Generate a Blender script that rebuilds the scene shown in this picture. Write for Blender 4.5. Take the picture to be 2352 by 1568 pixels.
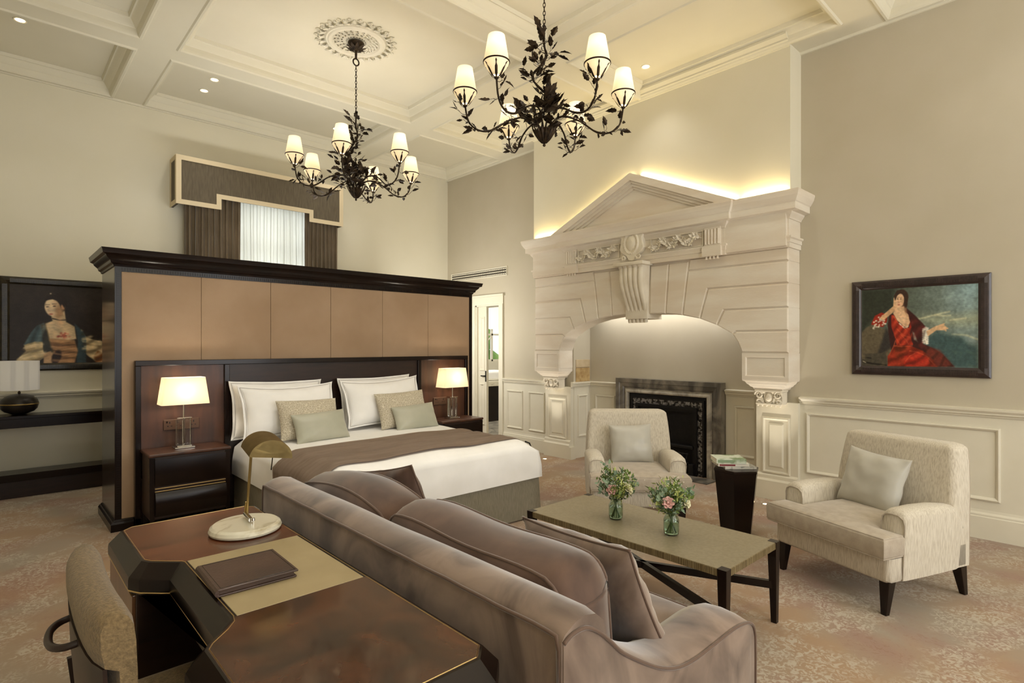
import bpy, bmesh, math, random
from mathutils import Vector, Matrix, noise
for o in list(bpy.data.objects): bpy.data.objects.remove(o)
SC = bpy.context.scene
COL = SC.collection
R = math.radians
PI = math.pi
# ---------------------------------------------------------------- camera, world, exposure
TH = R(47.1502)
CS, SN = math.cos(TH), math.sin(TH)
cam_d = bpy.data.cameras.new('camera'); cam = bpy.data.objects.new('camera', cam_d); COL.objects.link(cam)
cam.location = (0, 0, 1.5)
cam.rotation_euler = (R(90), 0, TH - R(90))
cam_d.sensor_width = 36; cam_d.lens = 1289.4 * 36 / 2352
cam_d.shift_y = 9 / 2352
cam_d.clip_start = 0.05
SC.camera = cam
SC.view_settings.view_transform = 'Standard'; SC.view_settings.look = 'None'
SC.view_settings.gamma = 1; SC.view_settings.use_curve_mapping = False
SC.view_settings.exposure = 0.17

def lin(c):
    if isinstance(c, (int, float)): c = (c, c, c)
    return tuple((v / 255 / 12.92) if v / 255 <= .04045 else ((v / 255 + .055) / 1.055) ** 2.4 for v in c) + (1,)

W = bpy.data.worlds.new('sky'); SC.world = W; W.use_nodes = True
W.node_tree.nodes['Background'].inputs[0].default_value = (0.93, 0.97, 1.0, 1)
W.node_tree.nodes['Background'].inputs[1].default_value = 1.1

def light(name, kind, loc, energy, color=(1, .8, .55), rot=(0, 0, 0), **k):
    d = bpy.data.lights.new(name, kind); d.energy = energy; d.color = color
    for a, v in k.items(): setattr(d, a, v)
    o = bpy.data.objects.new(name, d); COL.objects.link(o); o.location = loc; o.rotation_euler = rot
    return o
WARM = (1.0, .91, .77)
SOFTW = (1.0, .96, .90)
DAY = (.97, .98, 1.0)
# daylight through the tall windows in the wall behind the camera and in the left wall
light('daylight_rear', 'AREA', (1.0, -2.88, 1.9), 55, DAY, (R(90), 0, 0), shape='RECTANGLE', size=1.7, size_y=2.6)
light('daylight_rear', 'AREA', (3.9, -2.88, 1.9), 55, DAY, (R(90), 0, 0), shape='RECTANGLE', size=1.7, size_y=2.6)

# added uplights to brighten the ceiling, unseen above the divider and behind the camera
light('divider_fill_light', 'AREA', (2.57, 5.95, 2.31), 27, (1, .97, .91), (R(180), 0, 0), shape='RECTANGLE', size=3.3, size_y=.3)
light('rear_fill_light', 'AREA', (2.5, -2.5, 2.45), 110, (1, .97, .92), (R(180), 0, 0), shape='RECTANGLE', size=5.0, size_y=.5)
# added light hidden behind the divider, brightening the wall by the doorway
light('passage_fill_light', 'AREA', (4.25, 6.6, 1.75), 26, (1, .96, .88), (0, R(-90), 0), shape='RECTANGLE', size=.9, size_y=.5)

# ---------------------------------------------------------------- helpers
def nt(name):
    m = bpy.data.materials.new(name); m.use_nodes = True
    t = m.node_tree; b = t.nodes['Principled BSDF']
    return m, t, b

def mat(name, col, rough=.6, metal=0, col2=None, scale=8, detail=4, bump=0, bscale=None, stretch=(1, 1, 1),
        spec=.5, sheen=0, coat=0, emit=None, estr=0, trans=0, ior=1.45, kind='noise', sharp=(.35, .65), dist=0, coatr=.1):
    m, t, b = nt(name); n = t.nodes; L = t.links
    b.inputs['Base Color'].default_value = lin(col)
    b.inputs['Roughness'].default_value = rough; b.inputs['Metallic'].default_value = metal
    b.inputs['Specular IOR Level'].default_value = spec
    b.inputs['Sheen Weight'].default_value = sheen; b.inputs['Sheen Roughness'].default_value = .4
    b.inputs['Coat Weight'].default_value = coat; b.inputs['Coat Roughness'].default_value = coatr
    b.inputs['Transmission Weight'].default_value = trans; b.inputs['IOR'].default_value = ior
    if emit is not None:
        b.inputs['Emission Color'].default_value = lin(emit); b.inputs['Emission Strength'].default_value = estr
    tc = n.new('ShaderNodeTexCoord'); mp = n.new('ShaderNodeMapping'); mp.inputs['Scale'].default_value = stretch
    L.new(tc.outputs['Object'], mp.inputs[0])
    if col2 is not None:
        if kind == 'wave':
            x = n.new('ShaderNodeTexWave'); x.inputs['Scale'].default_value = scale
            x.inputs['Distortion'].default_value = dist or 4; x.inputs['Detail'].default_value = 3
            fac = x.outputs['Fac']
        elif kind == 'voronoi':
            x = n.new('ShaderNodeTexVoronoi'); x.feature = 'DISTANCE_TO_EDGE'; x.inputs['Scale'].default_value = scale
            fac = x.outputs['Distance']
        else:
            x = n.new('ShaderNodeTexNoise'); x.inputs['Scale'].default_value = scale; x.inputs['Detail'].default_value = detail
            x.inputs['Distortion'].default_value = dist
            fac = x.outputs['Fac']
        L.new(mp.outputs[0], x.inputs[0])
        r = n.new('ShaderNodeValToRGB'); r.color_ramp.elements[0].position = sharp[0]; r.color_ramp.elements[1].position = sharp[1]
        r.color_ramp.elements[0].color = lin(col); r.color_ramp.elements[1].color = lin(col2)
        L.new(fac, r.inputs[0]); L.new(r.outputs[0], b.inputs['Base Color'])
    if bump:
        x = n.new('ShaderNodeTexNoise'); x.inputs['Scale'].default_value = bscale or scale * 4; x.inputs['Detail'].default_value = 3
        L.new(mp.outputs[0], x.inputs[0])
        bp = n.new('ShaderNodeBump'); bp.inputs['Strength'].default_value = bump; bp.inputs['Distance'].default_value = .01
        L.new(x.outputs['Fac'], bp.inputs['Height']); L.new(bp.outputs[0], b.inputs['Normal'])
    return m

def obj(name, bm, m, parent=None, smooth=False, loc=None, angle=35, recalc=True):
    me = bpy.data.meshes.new(name)
    if recalc: bmesh.ops.recalc_face_normals(bm, faces=bm.faces)
    if smooth:
        for f in bm.faces: f.smooth = True
        if angle:
            ca = R(angle)
            for e in bm.edges:
                if len(e.link_faces) == 2 and e.calc_face_angle(0) > ca: e.smooth = False
    bm.to_mesh(me); bm.free()
    ms = m if isinstance(m, (list, tuple)) else [m]
    for q in ms: me.materials.append(q)
    o = bpy.data.objects.new(name, me); COL.objects.link(o)
    if loc is not None: o.location = loc
    if parent is not None: o.parent = parent
    return o

def tag(o, label, cat, group=None, kind=None):
    o['label'] = label; o['category'] = cat
    if group: o['group'] = group
    if kind: o['kind'] = kind
    return o

def thing(name, label, cat, loc=(0, 0, 0), rz=0, group=None):
    o = bpy.data.objects.new(name, None); COL.objects.link(o); o.empty_display_size = .1
    o.location = loc; o.rotation_euler = (0, 0, rz)
    return tag(o, label, cat, group)

def struct(name, bm, m, **k):
    o = obj(name, bm, m, **k); o['kind'] = 'structure'; return o

def dup(root, loc, rz, label, group=None):
    r = root.copy(); COL.objects.link(r); r.location = loc; r.rotation_euler = (0, 0, rz); r['label'] = label
    if group: r['group'] = group
    for ch in list(root.children):
        c = ch.copy(); COL.objects.link(c); c.parent = r
        for g in ch.children:
            d = g.copy(); COL.objects.link(d); d.parent = c
    return r

def rebase(root, loc, rz=0):
    loc = Vector(loc); M = (Matrix.Translation(loc) @ Matrix.Rotation(rz, 4, 'Z')).inverted(); seen = set()
    root.location = loc; root.rotation_euler = (0, 0, rz)
    st = [root] if root.type == 'MESH' else []
    for c in root.children: st.append(c); st += list(c.children)
    for c in st:
        if c.type == 'MESH' and c.data.name not in seen: c.data.transform(M); seen.add(c.data.name)
    return root

def B(): return bmesh.new()

def box(bm, x0, x1, y0, y1, z0, z1, mi=0, M=None):
    vs = [bm.verts.new((x, y, z)) for x in (x0, x1) for y in (y0, y1) for z in (z0, z1)]
    if M: 
        for v in vs: v.co = M @ v.co
    fs = []
    for q in ((0, 1, 3, 2), (4, 6, 7, 5), (0, 4, 5, 1), (2, 3, 7, 6), (0, 2, 6, 4), (1, 5, 7, 3)):
        f = bm.faces.new([vs[i] for i in q]); f.material_index = mi; fs.append(f)
    return vs, fs

def rbox(bm, x0, x1, y0, y1, z0, z1, r=.005, seg=2, mi=0, M=None):
    t = bmesh.new(); box(t, x0, x1, y0, y1, z0, z1)
    r = min(r, abs(x1 - x0) * .49, abs(y1 - y0) * .49, abs(z1 - z0) * .49)
    bmesh.ops.bevel(t, geom=t.edges[:], offset=r, segments=seg, profile=.5, affect='EDGES')
    merge(bm, t, mi, M)

def merge(bm, t, mi=0, M=None):
    mp = {}
    for v in t.verts: mp[v] = bm.verts.new((M @ v.co) if M else v.co)
    for f in t.faces:
        try:
            g = bm.faces.new([mp[v] for v in f.verts]); g.material_index = mi or f.material_index
        except ValueError: pass
    t.free()

def prism(bm, pts, a, b, axis='z', mi=0, M=None, bev=0):
    """extrude a 2-D polygon; axis is the extrusion axis; pts are in the other two axes (in x,y,z order)"""
    t = bmesh.new()
    def mk(p, h):
        return {'z': (p[0], p[1], h), 'y': (p[0], h, p[1]), 'x': (h, p[0], p[1])}[axis]
    lo = [t.verts.new(mk(p, a)) for p in pts]; hi = [t.verts.new(mk(p, b)) for p in pts]
    n = len(pts)
    t.faces.new(lo); t.faces.new(hi[::-1])
    for i in range(n): t.faces.new((lo[i], lo[(i + 1) % n], hi[(i + 1) % n], hi[i]))
    bmesh.ops.recalc_face_normals(t, faces=t.faces)
    if bev: bmesh.ops.bevel(t, geom=t.edges[:], offset=bev, segments=2, profile=.5, affect='EDGES', clamp_overlap=True)
    merge(bm, t, mi, M)

def lathe(bm, prof, seg=32, c=(0, 0, 0), mi=0, M=None, cap=True):
    rings = []
    for r, z in prof:
        if r < 1e-6: rings.append([bm.verts.new((c[0], c[1], c[2] + z))])
        else: rings.append([bm.verts.new((c[0] + r * math.cos(2 * PI * i / seg), c[1] + r * math.sin(2 * PI * i / seg), c[2] + z)) for i in range(seg)])
    if M:
        for q in rings:
            for v in q: v.co = M @ v.co
    for a, b in zip(rings, rings[1:]):
        for i in range(seg):
            j = (i + 1) % seg
            try:
                if len(a) == 1: f = bm.faces.new((a[0], b[i], b[j]))
                elif len(b) == 1: f = bm.faces.new((a[i], a[j], b[0]))
                else: f = bm.faces.new((a[i], a[j], b[j], b[i]))
                f.material_index = mi
            except ValueError: pass
    if cap:
        for q in (rings[0], rings[-1]):
            if len(q) > 2:
                try: bm.faces.new(q).material_index = mi
                except ValueError: pass

def sweep(bm, path, prof, closed=False, up=(0, 0, 1), mi=0, scales=None, cap=True, pclosed=True):
    """sweep a closed profile [(a,b)] (a along side, b along up-ish) along the path"""
    P = [Vector(p) for p in path]; n = len(P); up = Vector(up); rings = []
    for i in range(n):
        if closed or 0 < i < n - 1: d = (P[(i + 1) % n] - P[i]).normalized() + (P[i] - P[i - 1]).normalized()
        else: d = P[min(i + 1, n - 1)] - P[max(i - 1, 0)]
        d.normalize()
        s = d.cross(up)
        if s.length < 1e-4: s = d.cross(Vector((1, 0, 0)))
        s.normalize(); u = s.cross(d)
        k = scales[i] if scales else 1
        # mitre
        m = 1
        if 0 < i < n - 1 or closed:
            d0 = (P[i] - P[i - 1]).normalized(); d1 = (P[(i + 1) % n] - P[i]).normalized()
            co = max(-1, min(1, d0.dot(d1))); m = min(1 / max(math.cos(math.acos(co) / 2), .4), 2.5)
            bend = (d1 - d0)
            if bend.length > 1e-6 and abs(bend.normalized().dot(u)) > .7: ms, mu = 1, m
            else: ms, mu = m, 1
        else: ms = mu = 1
        rings.append([bm.verts.new(P[i] + s * a * k * ms + u * b * k * mu) for a, b in prof])
    m_ = len(prof)
    rng = range(n) if closed else range(n - 1)
    for i in rng:
        A, Bq = rings[i], rings[(i + 1) % n]
        for j in range(m_ if pclosed else m_ - 1):
            f = bm.faces.new((A[j], A[(j + 1) % m_], Bq[(j + 1) % m_], Bq[j])); f.material_index = mi
    if cap and not closed and pclosed:
        for q in (rings[0], rings[-1]):
            try: bm.faces.new(q).material_index = mi
            except ValueError: pass
    return rings

def circ(r, n=8): return [(r * math.cos(2 * PI * i / n), r * math.sin(2 * PI * i / n)) for i in range(n)]

def tube(bm, path, r, n=8, closed=False, mi=0, scales=None):
    up = (0, 0, 1)
    d = Vector(path[-1]) - Vector(path[0])
    if abs(d.x) + abs(d.y) < abs(d.z) * .2: up = (0.3, 1, 0)
    sweep(bm, path, circ(r, n), closed, up, mi, scales)

def smooth_path(pts, k=6, closed=False):
    P = [Vector(p) for p in pts]; n = len(P); out = []
    rng = range(n) if closed else range(n - 1)
    for i in rng:
        if closed: a, b, c, d = P[i - 1], P[i], P[(i + 1) % n], P[(i + 2) % n]
        else: a, b, c, d = P[max(i - 1, 0)], P[i], P[i + 1], P[min(i + 2, n - 1)]
        for j in range(k):
            t = j / k
            out.append(.5 * ((2 * b) + (c - a) * t + (2 * a - 5 * b + 4 * c - d) * t * t + (3 * b - a - 3 * c + d) * t ** 3))
    if not closed: out.append(P[-1])
    return out

def frame_moulding(bm, rect, plane, at, prof, mi=0):
    """rect=(a0,a1,b0,b1) in plane; plane 'x' (rect is y,z) / 'y' (x,z) / 'z' (x,y); prof = [(inset, height)]; height along outward 'sgn*axis' via at=(coord,sgn)"""
    a0, a1, b0, b1 = rect; c, sg = at; rings = []
    for ins, h in prof:
        q = [(a0 + ins, b0 + ins), (a1 - ins, b0 + ins), (a1 - ins, b1 - ins), (a0 + ins, b1 - ins)]
        k = c + sg * h
        rings.append([bm.verts.new({'x': (k, a, b), 'y': (a, k, b), 'z': (a, b, k)}[plane]) for a, b in q])
    for A, C in zip(rings, rings[1:]):
        for i in range(4):
            j = (i + 1) % 4
            f = bm.faces.new((A[i], A[j], C[j], C[i])); f.material_index = mi
    return rings

def pillow(w, h, t, n=26, pinch=.06, wrinkle=.006, seed=0, power=.5, sag=0, corner=1.0):
    """soft cushion in the x (width) - z (height) plane, thickness along y, centred on the origin"""
    bm = bmesh.new(); g = {}
    for side in (1, -1):
        for i in range(n + 1):
            for j in range(n + 1):
                u = -1 + 2 * i / n; v = -1 + 2 * j / n
                # denser near edges
                u = math.sin(u * PI / 2); v = math.sin(v * PI / 2)
                edge = i in (0, n) or j in (0, n)
                if edge and (i, j, 0) in g: g[(i, j, side)] = g[(i, j, 0)]; continue
                th = t / 2 * max(0, (1 - abs(u) ** 2.6)) ** power * max(0, (1 - abs(v) ** 2.6)) ** power
                x = w / 2 * u * (1 - pinch * (1 - v * v)); z = h / 2 * v * (1 - pinch * (1 - u * u))
                z -= sag * (1 - u * u) * (v + 1) / 2
                wr = wrinkle * (noise.noise(Vector((u * 2.2 + seed, v * 2.2, side * 3 + seed))) + .5 * noise.noise(Vector((u * 5 + seed, v * 5, side))))
                rad = math.hypot(u, v)
                wr += wrinkle * .8 * math.sin(math.atan2(v, u) * 9 + seed) * max(0, rad - .55) * (0 if edge else 1)
                y = side * (th + (0 if edge else wr * min(1, th / (t * .15))))
                vt = bm.verts.new((x, y, z)); g[(i, j, side)] = vt
                if edge: g[(i, j, 0)] = vt
    for side in (1, -1):
        for i in range(n):
            for j in range(n):
                q = [g[(i, j, side)], g[(i + 1, j, side)], g[(i + 1, j + 1, side)], g[(i, j + 1, side)]]
                if side == 1: q = q[::-1]
                try: bm.faces.new(q)
                except ValueError: pass
    edge = [g[(i, 0, 1)].co.copy() for i in range(n)] + [g[(n, j, 1)].co.copy() for j in range(n)] + \
           [g[(i, n, 1)].co.copy() for i in range(n, 0, -1)] + [g[(0, j, 1)].co.copy() for j in range(n, 0, -1)]
    return bm, edge

def boxcushion(w, d, h, crown=.03, r=.03, n=22, seed=0, wrinkle=.004, rad=.05):
    """box cushion: w along x, d along y, thickness h along z, origin at centre; returns bmesh and the two piping loops"""
    bm = bmesh.new()
    def plan(u, v, k=1):
        # rounded-rect mapping of the unit square
        x, y = u * w / 2, v * d / 2
        cx, cy = w / 2 - rad, d / 2 - rad
        if abs(x) > cx and abs(y) > cy:
            dx, dy = (abs(x) - cx) / rad, (abs(y) - cy) / rad
            m = max(dx, dy); l = math.hypot(dx, dy)
            if l > 0: f = m / l; x = math.copysign(cx + dx * f * rad, x); y = math.copysign(cy + dy * f * rad, y)
        return x, y
    rows = {}
    def uv(k):
        t = -1 + 2 * k / n; return math.sin(t * PI / 2) * .75 + t * .25
    for s in (1, -1):
        for i in range(n + 1):
            for j in range(n + 1):
                u, v = uv(i), uv(j); x, y = plan(u, v)
                c = crown * ((1 - u ** 4) * (1 - v ** 4)) ** .7
                wv = wrinkle * noise.noise(Vector((x * 5 + seed, y * 5, s + seed))) * (1 - u ** 6) * (1 - v ** 6)
                rows[(i, j, s)] = bm.verts.new((x, y, s * (h / 2 + c) + wv))
        for i in range(n):
            for j in range(n):
                q = [rows[(i, j, s)], rows[(i + 1, j, s)], rows[(i + 1, j + 1, s)], rows[(i, j + 1, s)]]
                bm.faces.new(q if s == 1 else q[::-1])
    ring = [(i, 0) for i in range(n)] + [(n, j) for j in range(n)] + [(i, n) for i in range(n, 0, -1)] + [(0, j) for j in range(n, 0, -1)]
    m = 4; prev = [rows[(i, j, -1)] for i, j in ring]
    for k in range(1, m + 1):
        if k == m: cur = [rows[(i, j, 1)] for i, j in ring]
        else:
            cur = []
            for i, j in ring:
                a = rows[(i, j, -1)].co; t = k / m; bul = r * math.sin(PI * t)
                nx, ny = a.x / (w / 2), a.y / (d / 2); q = max(abs(nx), abs(ny))
                dirv = Vector((nx if abs(nx) > .98 * q else nx * .3, ny if abs(ny) > .98 * q else ny * .3, 0)).normalized()
                bb = rows[(i, j, 1)].co
                cur.append(bm.verts.new(a.lerp(bb, t) + dirv * bul))
        L = len(ring)
        for a in range(L): bm.faces.new((prev[a], prev[(a + 1) % L], cur[(a + 1) % L], cur[a]))
        prev = cur
    lo = [rows[(i, j, -1)].co.copy() for i, j in ring]; hi = [rows[(i, j, 1)].co.copy() for i, j in ring]
    return bm, lo, hi

def xform(bm, M):
    for v in bm.verts: v.co = M @ v.co
    return bm

def T(x=0, y=0, z=0): return Matrix.Translation((x, y, z))
def RX(a): return Matrix.Rotation(R(a), 4, 'X')
def RY(a): return Matrix.Rotation(R(a), 4, 'Y')
def RZ(a): return Matrix.Rotation(R(a), 4, 'Z')

# ---------------------------------------------------------------- materials
M_wall = mat('wall_paint', (222, 216, 196), .7, col2=(220, 214, 193), scale=3)
M_wall_r = mat('wall_paint_taupe', (190, 181, 161), .7, col2=(187, 178, 157), scale=3)
M_white = mat('painted_joinery', (222, 216, 198), .45, col2=(218, 212, 193), scale=5)
M_ceil = mat('ceiling_plaster', (220, 214, 194), .75, col2=(217, 211, 190), scale=2)
M_stone = mat('limestone', (228, 220, 205), .75, col2=(218, 205, 186), scale=3, stretch=(.6, .5, 2.5), bump=.15, bscale=60, detail=6)
M_stone_l = mat('limestone_pale', (230, 222, 204), .75, col2=(216, 206, 186), scale=6, bump=.15, bscale=60)
M_stone_d = mat('limestone_brown', (186, 160, 112), .8, col2=(150, 118, 72), scale=12, bump=.3, bscale=50)
M_dark = mat('dark_walnut', (46, 27, 18), .42, col2=(34, 20, 13), scale=4, stretch=(1, 1, 8), coat=.08, coatr=.15)
M_dark2 = mat('espresso_lacquer', (30, 18, 12), .24, col2=(20, 12, 9), scale=5, spec=.3, coat=.06)
M_wood = mat('polished_mahogany', (104, 54, 30), .22, col2=(66, 34, 19), scale=2.2, stretch=(1, 6, 1), spec=.35, coat=.25, coatr=.08, detail=8)
M_burl = mat('burl_veneer', (88, 52, 30), .2, col2=(50, 30, 19), scale=5, spec=.35, coat=.25, coatr=.06, detail=8, dist=1.2)
M_woodp = mat('walnut_headboard', (78, 46, 28), .42, col2=(56, 33, 20), scale=2, stretch=(6, 1, 1), coat=.1, detail=6)
M_leather = mat('suede_tan', (170, 144, 117), .8, col2=(158, 131, 103), scale=2.2, detail=7, bump=.05, bscale=90, sheen=0)
M_brass = mat('aged_brass', (186, 162, 108), .36, 1, col2=(164, 142, 92), scale=14)
M_gold = mat('brass_line', (196, 170, 120), .3, 1)
M_iron = mat('bronze_iron', (70, 56, 40), .5, .75, col2=(34, 26, 20), scale=40, bump=.2, bscale=80)
M_black = mat('cast_iron', (26, 24, 23), .45, .4, col2=(18, 17, 16), scale=30)
M_steel = mat('polished_cast_iron', (150, 148, 146), .35, .8, col2=(50, 48, 46), scale=30, sharp=(.45, .55), bump=.6, bscale=50)
M_chrome = mat('chrome', (210, 205, 195), .12, 1)
M_glass = mat('clear_glass', (250, 252, 250), .02, trans=1, ior=1.46)
M_vglass = mat('green_tint_glass', (214, 228, 214), .03, trans=1, ior=1.4)
M_linen = mat('white_linen', (244, 242, 238), .8, col2=(238, 236, 231), scale=5, sheen=.1, bump=.05, bscale=12)
M_stitch = mat('grey_stitch', (150, 142, 130), .8)
M_velvet = mat('mink_velvet', (140, 119, 103), .75, col2=(84, 66, 54), scale=4, detail=7, stretch=(1, 1, .7), sheen=.8, dist=1.2, sharp=(.36, .66), bump=.06, bscale=14)
M_velvet2 = mat('mink_velvet_dark', (108, 82, 66), .75, col2=(62, 44, 35), scale=4, detail=7, sheen=.6, dist=.8, sharp=(.3, .72))
M_pipe = mat('velvet_piping', (98, 76, 62), .7, sheen=.4)
M_runner = mat('brown_throw', (178, 158, 140), .85, col2=(166, 146, 128), scale=5, stretch=(1, 6, 1), sheen=0)
M_skirt = mat('taupe_weave', (190, 182, 160), .85, col2=(170, 162, 140), scale=30, stretch=(6, 6, .6), bump=.2, bscale=150)
M_chen = mat('cream_chenille', (208, 199, 181), .9, col2=(172, 160, 140), scale=34, stretch=(5, 5, .5), detail=3, sheen=.2, bump=.25, bscale=120, sharp=(.42, .78))
M_seat = mat('beige_seat_fabric', (178, 166, 148), .9, col2=(166, 153, 135), scale=20, sheen=.3, bump=.1, bscale=120)
M_satin = mat('silver_satin', (186, 182, 170), .36, col2=(174, 170, 158), scale=3, sheen=.3, spec=.6)
M_satin_g = mat('sage_satin', (184, 182, 164), .4, col2=(170, 169, 150), scale=3, sheen=.3)
M_pattern = mat('swirl_brocade', (216, 208, 186), .7, col2=(178, 167, 144), scale=52, kind='voronoi', sharp=(.02, .08), sheen=.2)
M_tweed = mat('tan_tweed', (136, 114, 80), .9, col2=(108, 90, 62), scale=120, bump=.4, bscale=260, sheen=.2)
M_padleather = mat('beige_leather_inset', (172, 155, 118), .5, col2=(166, 149, 112), scale=8)
M_folder = mat('brown_leather_folder', (84, 62, 50), .45, col2=(66, 48, 38), scale=5, bump=.15, bscale=150, coat=.15)
M_marble = mat('white_marble', (226, 220, 198), .25, col2=(178, 164, 132), scale=5, detail=8, dist=2.5, sharp=(.52, .74), coat=.3)
M_gmarble = mat('grey_marble', (134, 127, 115), .28, col2=(80, 76, 70), scale=3.2, detail=9, dist=2.2, sharp=(.36, .6), coat=.3, stretch=(1, 1, .6))
M_gmarble_l = mat('grey_marble_light', (176, 168, 152), .28, col2=(112, 106, 96), scale=3.2, detail=9, dist=2.2, sharp=(.4, .7), coat=.3)
M_shagreen = mat('taupe_shagreen', (140, 129, 104), .42, col2=(130, 119, 94), scale=60, detail=2, coat=.1)
M_shagedge = mat('ribbed_shagreen_edge', (140, 124, 90), .5, col2=(104, 88, 58), scale=120, stretch=(1, 1, .02), detail=2)
M_curt = mat('charcoal_curtain', (158, 140, 116), .5, col2=(144, 127, 104), scale=4, sheen=.4)
M_pelm = mat('charcoal_pelmet', (100, 90, 72), .8, col2=(86, 77, 62), scale=50, stretch=(1, 1, .15), bump=.1)
M_trimc = mat('cream_ribbon', (212, 196, 164), .8)
M_green = [mat('leaf_green', (134, 152, 84), .6, col2=(104, 126, 62), scale=12), mat('leaf_lime', (184, 190, 112), .6, col2=(150, 162, 84), scale=12), mat('leaf_eucalyptus', (140, 158, 130), .6, col2=(112, 134, 104), scale=12)]
M_rose = mat('pink_rose', (222, 168, 162), .6, col2=(236, 196, 186), scale=14, sheen=.2)
M_rosew = mat('cream_rose', (238, 232, 202), .6, col2=(226, 220, 180), scale=14, sheen=.2)
M_fleck = mat('tiny_white_bloom', (236, 232, 214), .7)
M_stem = mat('green_stem', (92, 116, 58), .6)
M_water = mat('water', (235, 245, 238), .0, trans=1, ior=1.33)
M_socket = mat('bronze_faceplate', (84, 60, 44), .45, .3)
M_paper = mat('paper_pages', (226, 220, 204), .8)
M_lampb = mat('dark_ceramic', (48, 42, 34), .35, .2, col2=(36, 31, 26), scale=8)

def shade_mat(name, col, emit, estr, tr=.35):
    m, t, b = nt(name); n = t.nodes; L = t.links
    b.inputs['Base Color'].default_value = lin(col); b.inputs['Roughness'].default_value = .9
    b.inputs['Emission Color'].default_value = lin(emit); b.inputs['Emission Strength'].default_value = estr
    tr_ = n.new('ShaderNodeBsdfTranslucent'); tr_.inputs[0].default_value = lin(col)
    mx = n.new('ShaderNodeMixShader'); mx.inputs[0].default_value = tr
    L.new(b.outputs[0], mx.inputs[1]); L.new(tr_.outputs[0], mx.inputs[2])
    L.new(mx.outputs[0], n['Material Output'].inputs[0])
    return m
M_shade = shade_mat('parchment_shade', (246, 234, 206), (255, 228, 176), .20, .035)
M_shade_lit = shade_mat('linen_shade', (250, 240, 220), (255, 206, 150), .16, .055)
M_shade_off = shade_mat('white_drum_shade', (240, 238, 232), (255, 245, 230), .12, .4)  # unlit shade; weak emission gives it a glow of its own
M_sheer = shade_mat('sheer_voile', (246, 246, 240), (255, 255, 250), .0, .7)
M_bulb = mat('glowing_lens', (255, 240, 210), .5, emit=(255, 226, 176), estr=9)
M_led = mat('led_strip', (255, 230, 170), .5, emit=(255, 208, 120), estr=14)

def carpet():
    m, t, b = nt('floral_carpet'); n = t.nodes; L = t.links
    b.inputs['Roughness'].default_value = .95; b.inputs['Sheen Weight'].default_value = .15; b.inputs['Specular IOR Level'].default_value = .1
    tc = n.new('ShaderNodeTexCoord')
    def nz(sc, det, d=0):
        x = n.new('ShaderNodeTexNoise'); x.inputs['Scale'].default_value = sc; x.inputs['Detail'].default_value = det; x.inputs['Distortion'].default_value = d
        L.new(tc.outputs['Object'], x.inputs[0]); return x.outputs['Fac']
    def ramp(f, a, b_, p0, p1):
        r = n.new('ShaderNodeValToRGB'); r.color_ramp.elements[0].position = p0; r.color_ramp.elements[1].position = p1
        r.color_ramp.elements[0].color = lin(a) if len(a) == 3 else a; r.color_ramp.elements[1].color = lin(b_) if len(b_) == 3 else b_
        L.new(f, r.inputs[0]); return r.outputs[0]
    base = ramp(nz(.9, 3, .4), (158, 130, 100), (148, 135, 117), .42, .6)
    pink = ramp(nz(1.7, 3, .6), (0, 0, 0), (255, 255, 255), .5, .66)
    petals = ramp(nz(26, 4, 2.2), (0, 0, 0), (255, 255, 255), .47, .56)
    mask = ramp(nz(3.2, 3, .8), (0, 0, 0), (255, 255, 255), .42, .58)
    def mix(f, a, b_, k=1, mode='MIX'):
        x = n.new('ShaderNodeMix'); x.data_type = 'RGBA'; x.blend_type = mode
        if k != 1:
            q = n.new('ShaderNodeMath'); q.operation = 'MULTIPLY'; q.inputs[1].default_value = k; L.new(f, q.inputs[0]); f = q.outputs[0]
        L.new(f, x.inputs[0])
        for s, v in ((6, a), (7, b_)):
            if isinstance(v, tuple): x.inputs[s].default_value = lin(v)
            else: L.new(v, x.inputs[s])
        return x.outputs[2]
    c = mix(pink, base, (146, 112, 98), .6)
    q = n.new('ShaderNodeMath'); q.operation = 'MULTIPLY'; L.new(petals, q.inputs[0]); L.new(mask, q.inputs[1])
    c = mix(q.outputs[0], c, (186, 175, 156), .7)
    petals2 = ramp(nz(19, 4, 2.5), (0, 0, 0), (255, 255, 255), .55, .6)
    q2 = n.new('ShaderNodeMath'); q2.operation = 'MULTIPLY'; L.new(petals2, q2.inputs[0]); L.new(pink, q2.inputs[1])
    c = mix(q2.outputs[0], c, (138, 106, 84), .6)
    L.new(c, b.inputs['Base Color'])
    x = n.new('ShaderNodeTexNoise'); x.inputs['Scale'].default_value = 260; L.new(tc.outputs['Object'], x.inputs[0])
    bp = n.new('ShaderNodeBump'); bp.inputs['Strength'].default_value = .35; bp.inputs['Distance'].default_value = .004
    L.new(x.outputs['Fac'], bp.inputs['Height']); L.new(bp.outputs[0], b.inputs['Normal'])
    return m
M_carpet = carpet()

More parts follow.
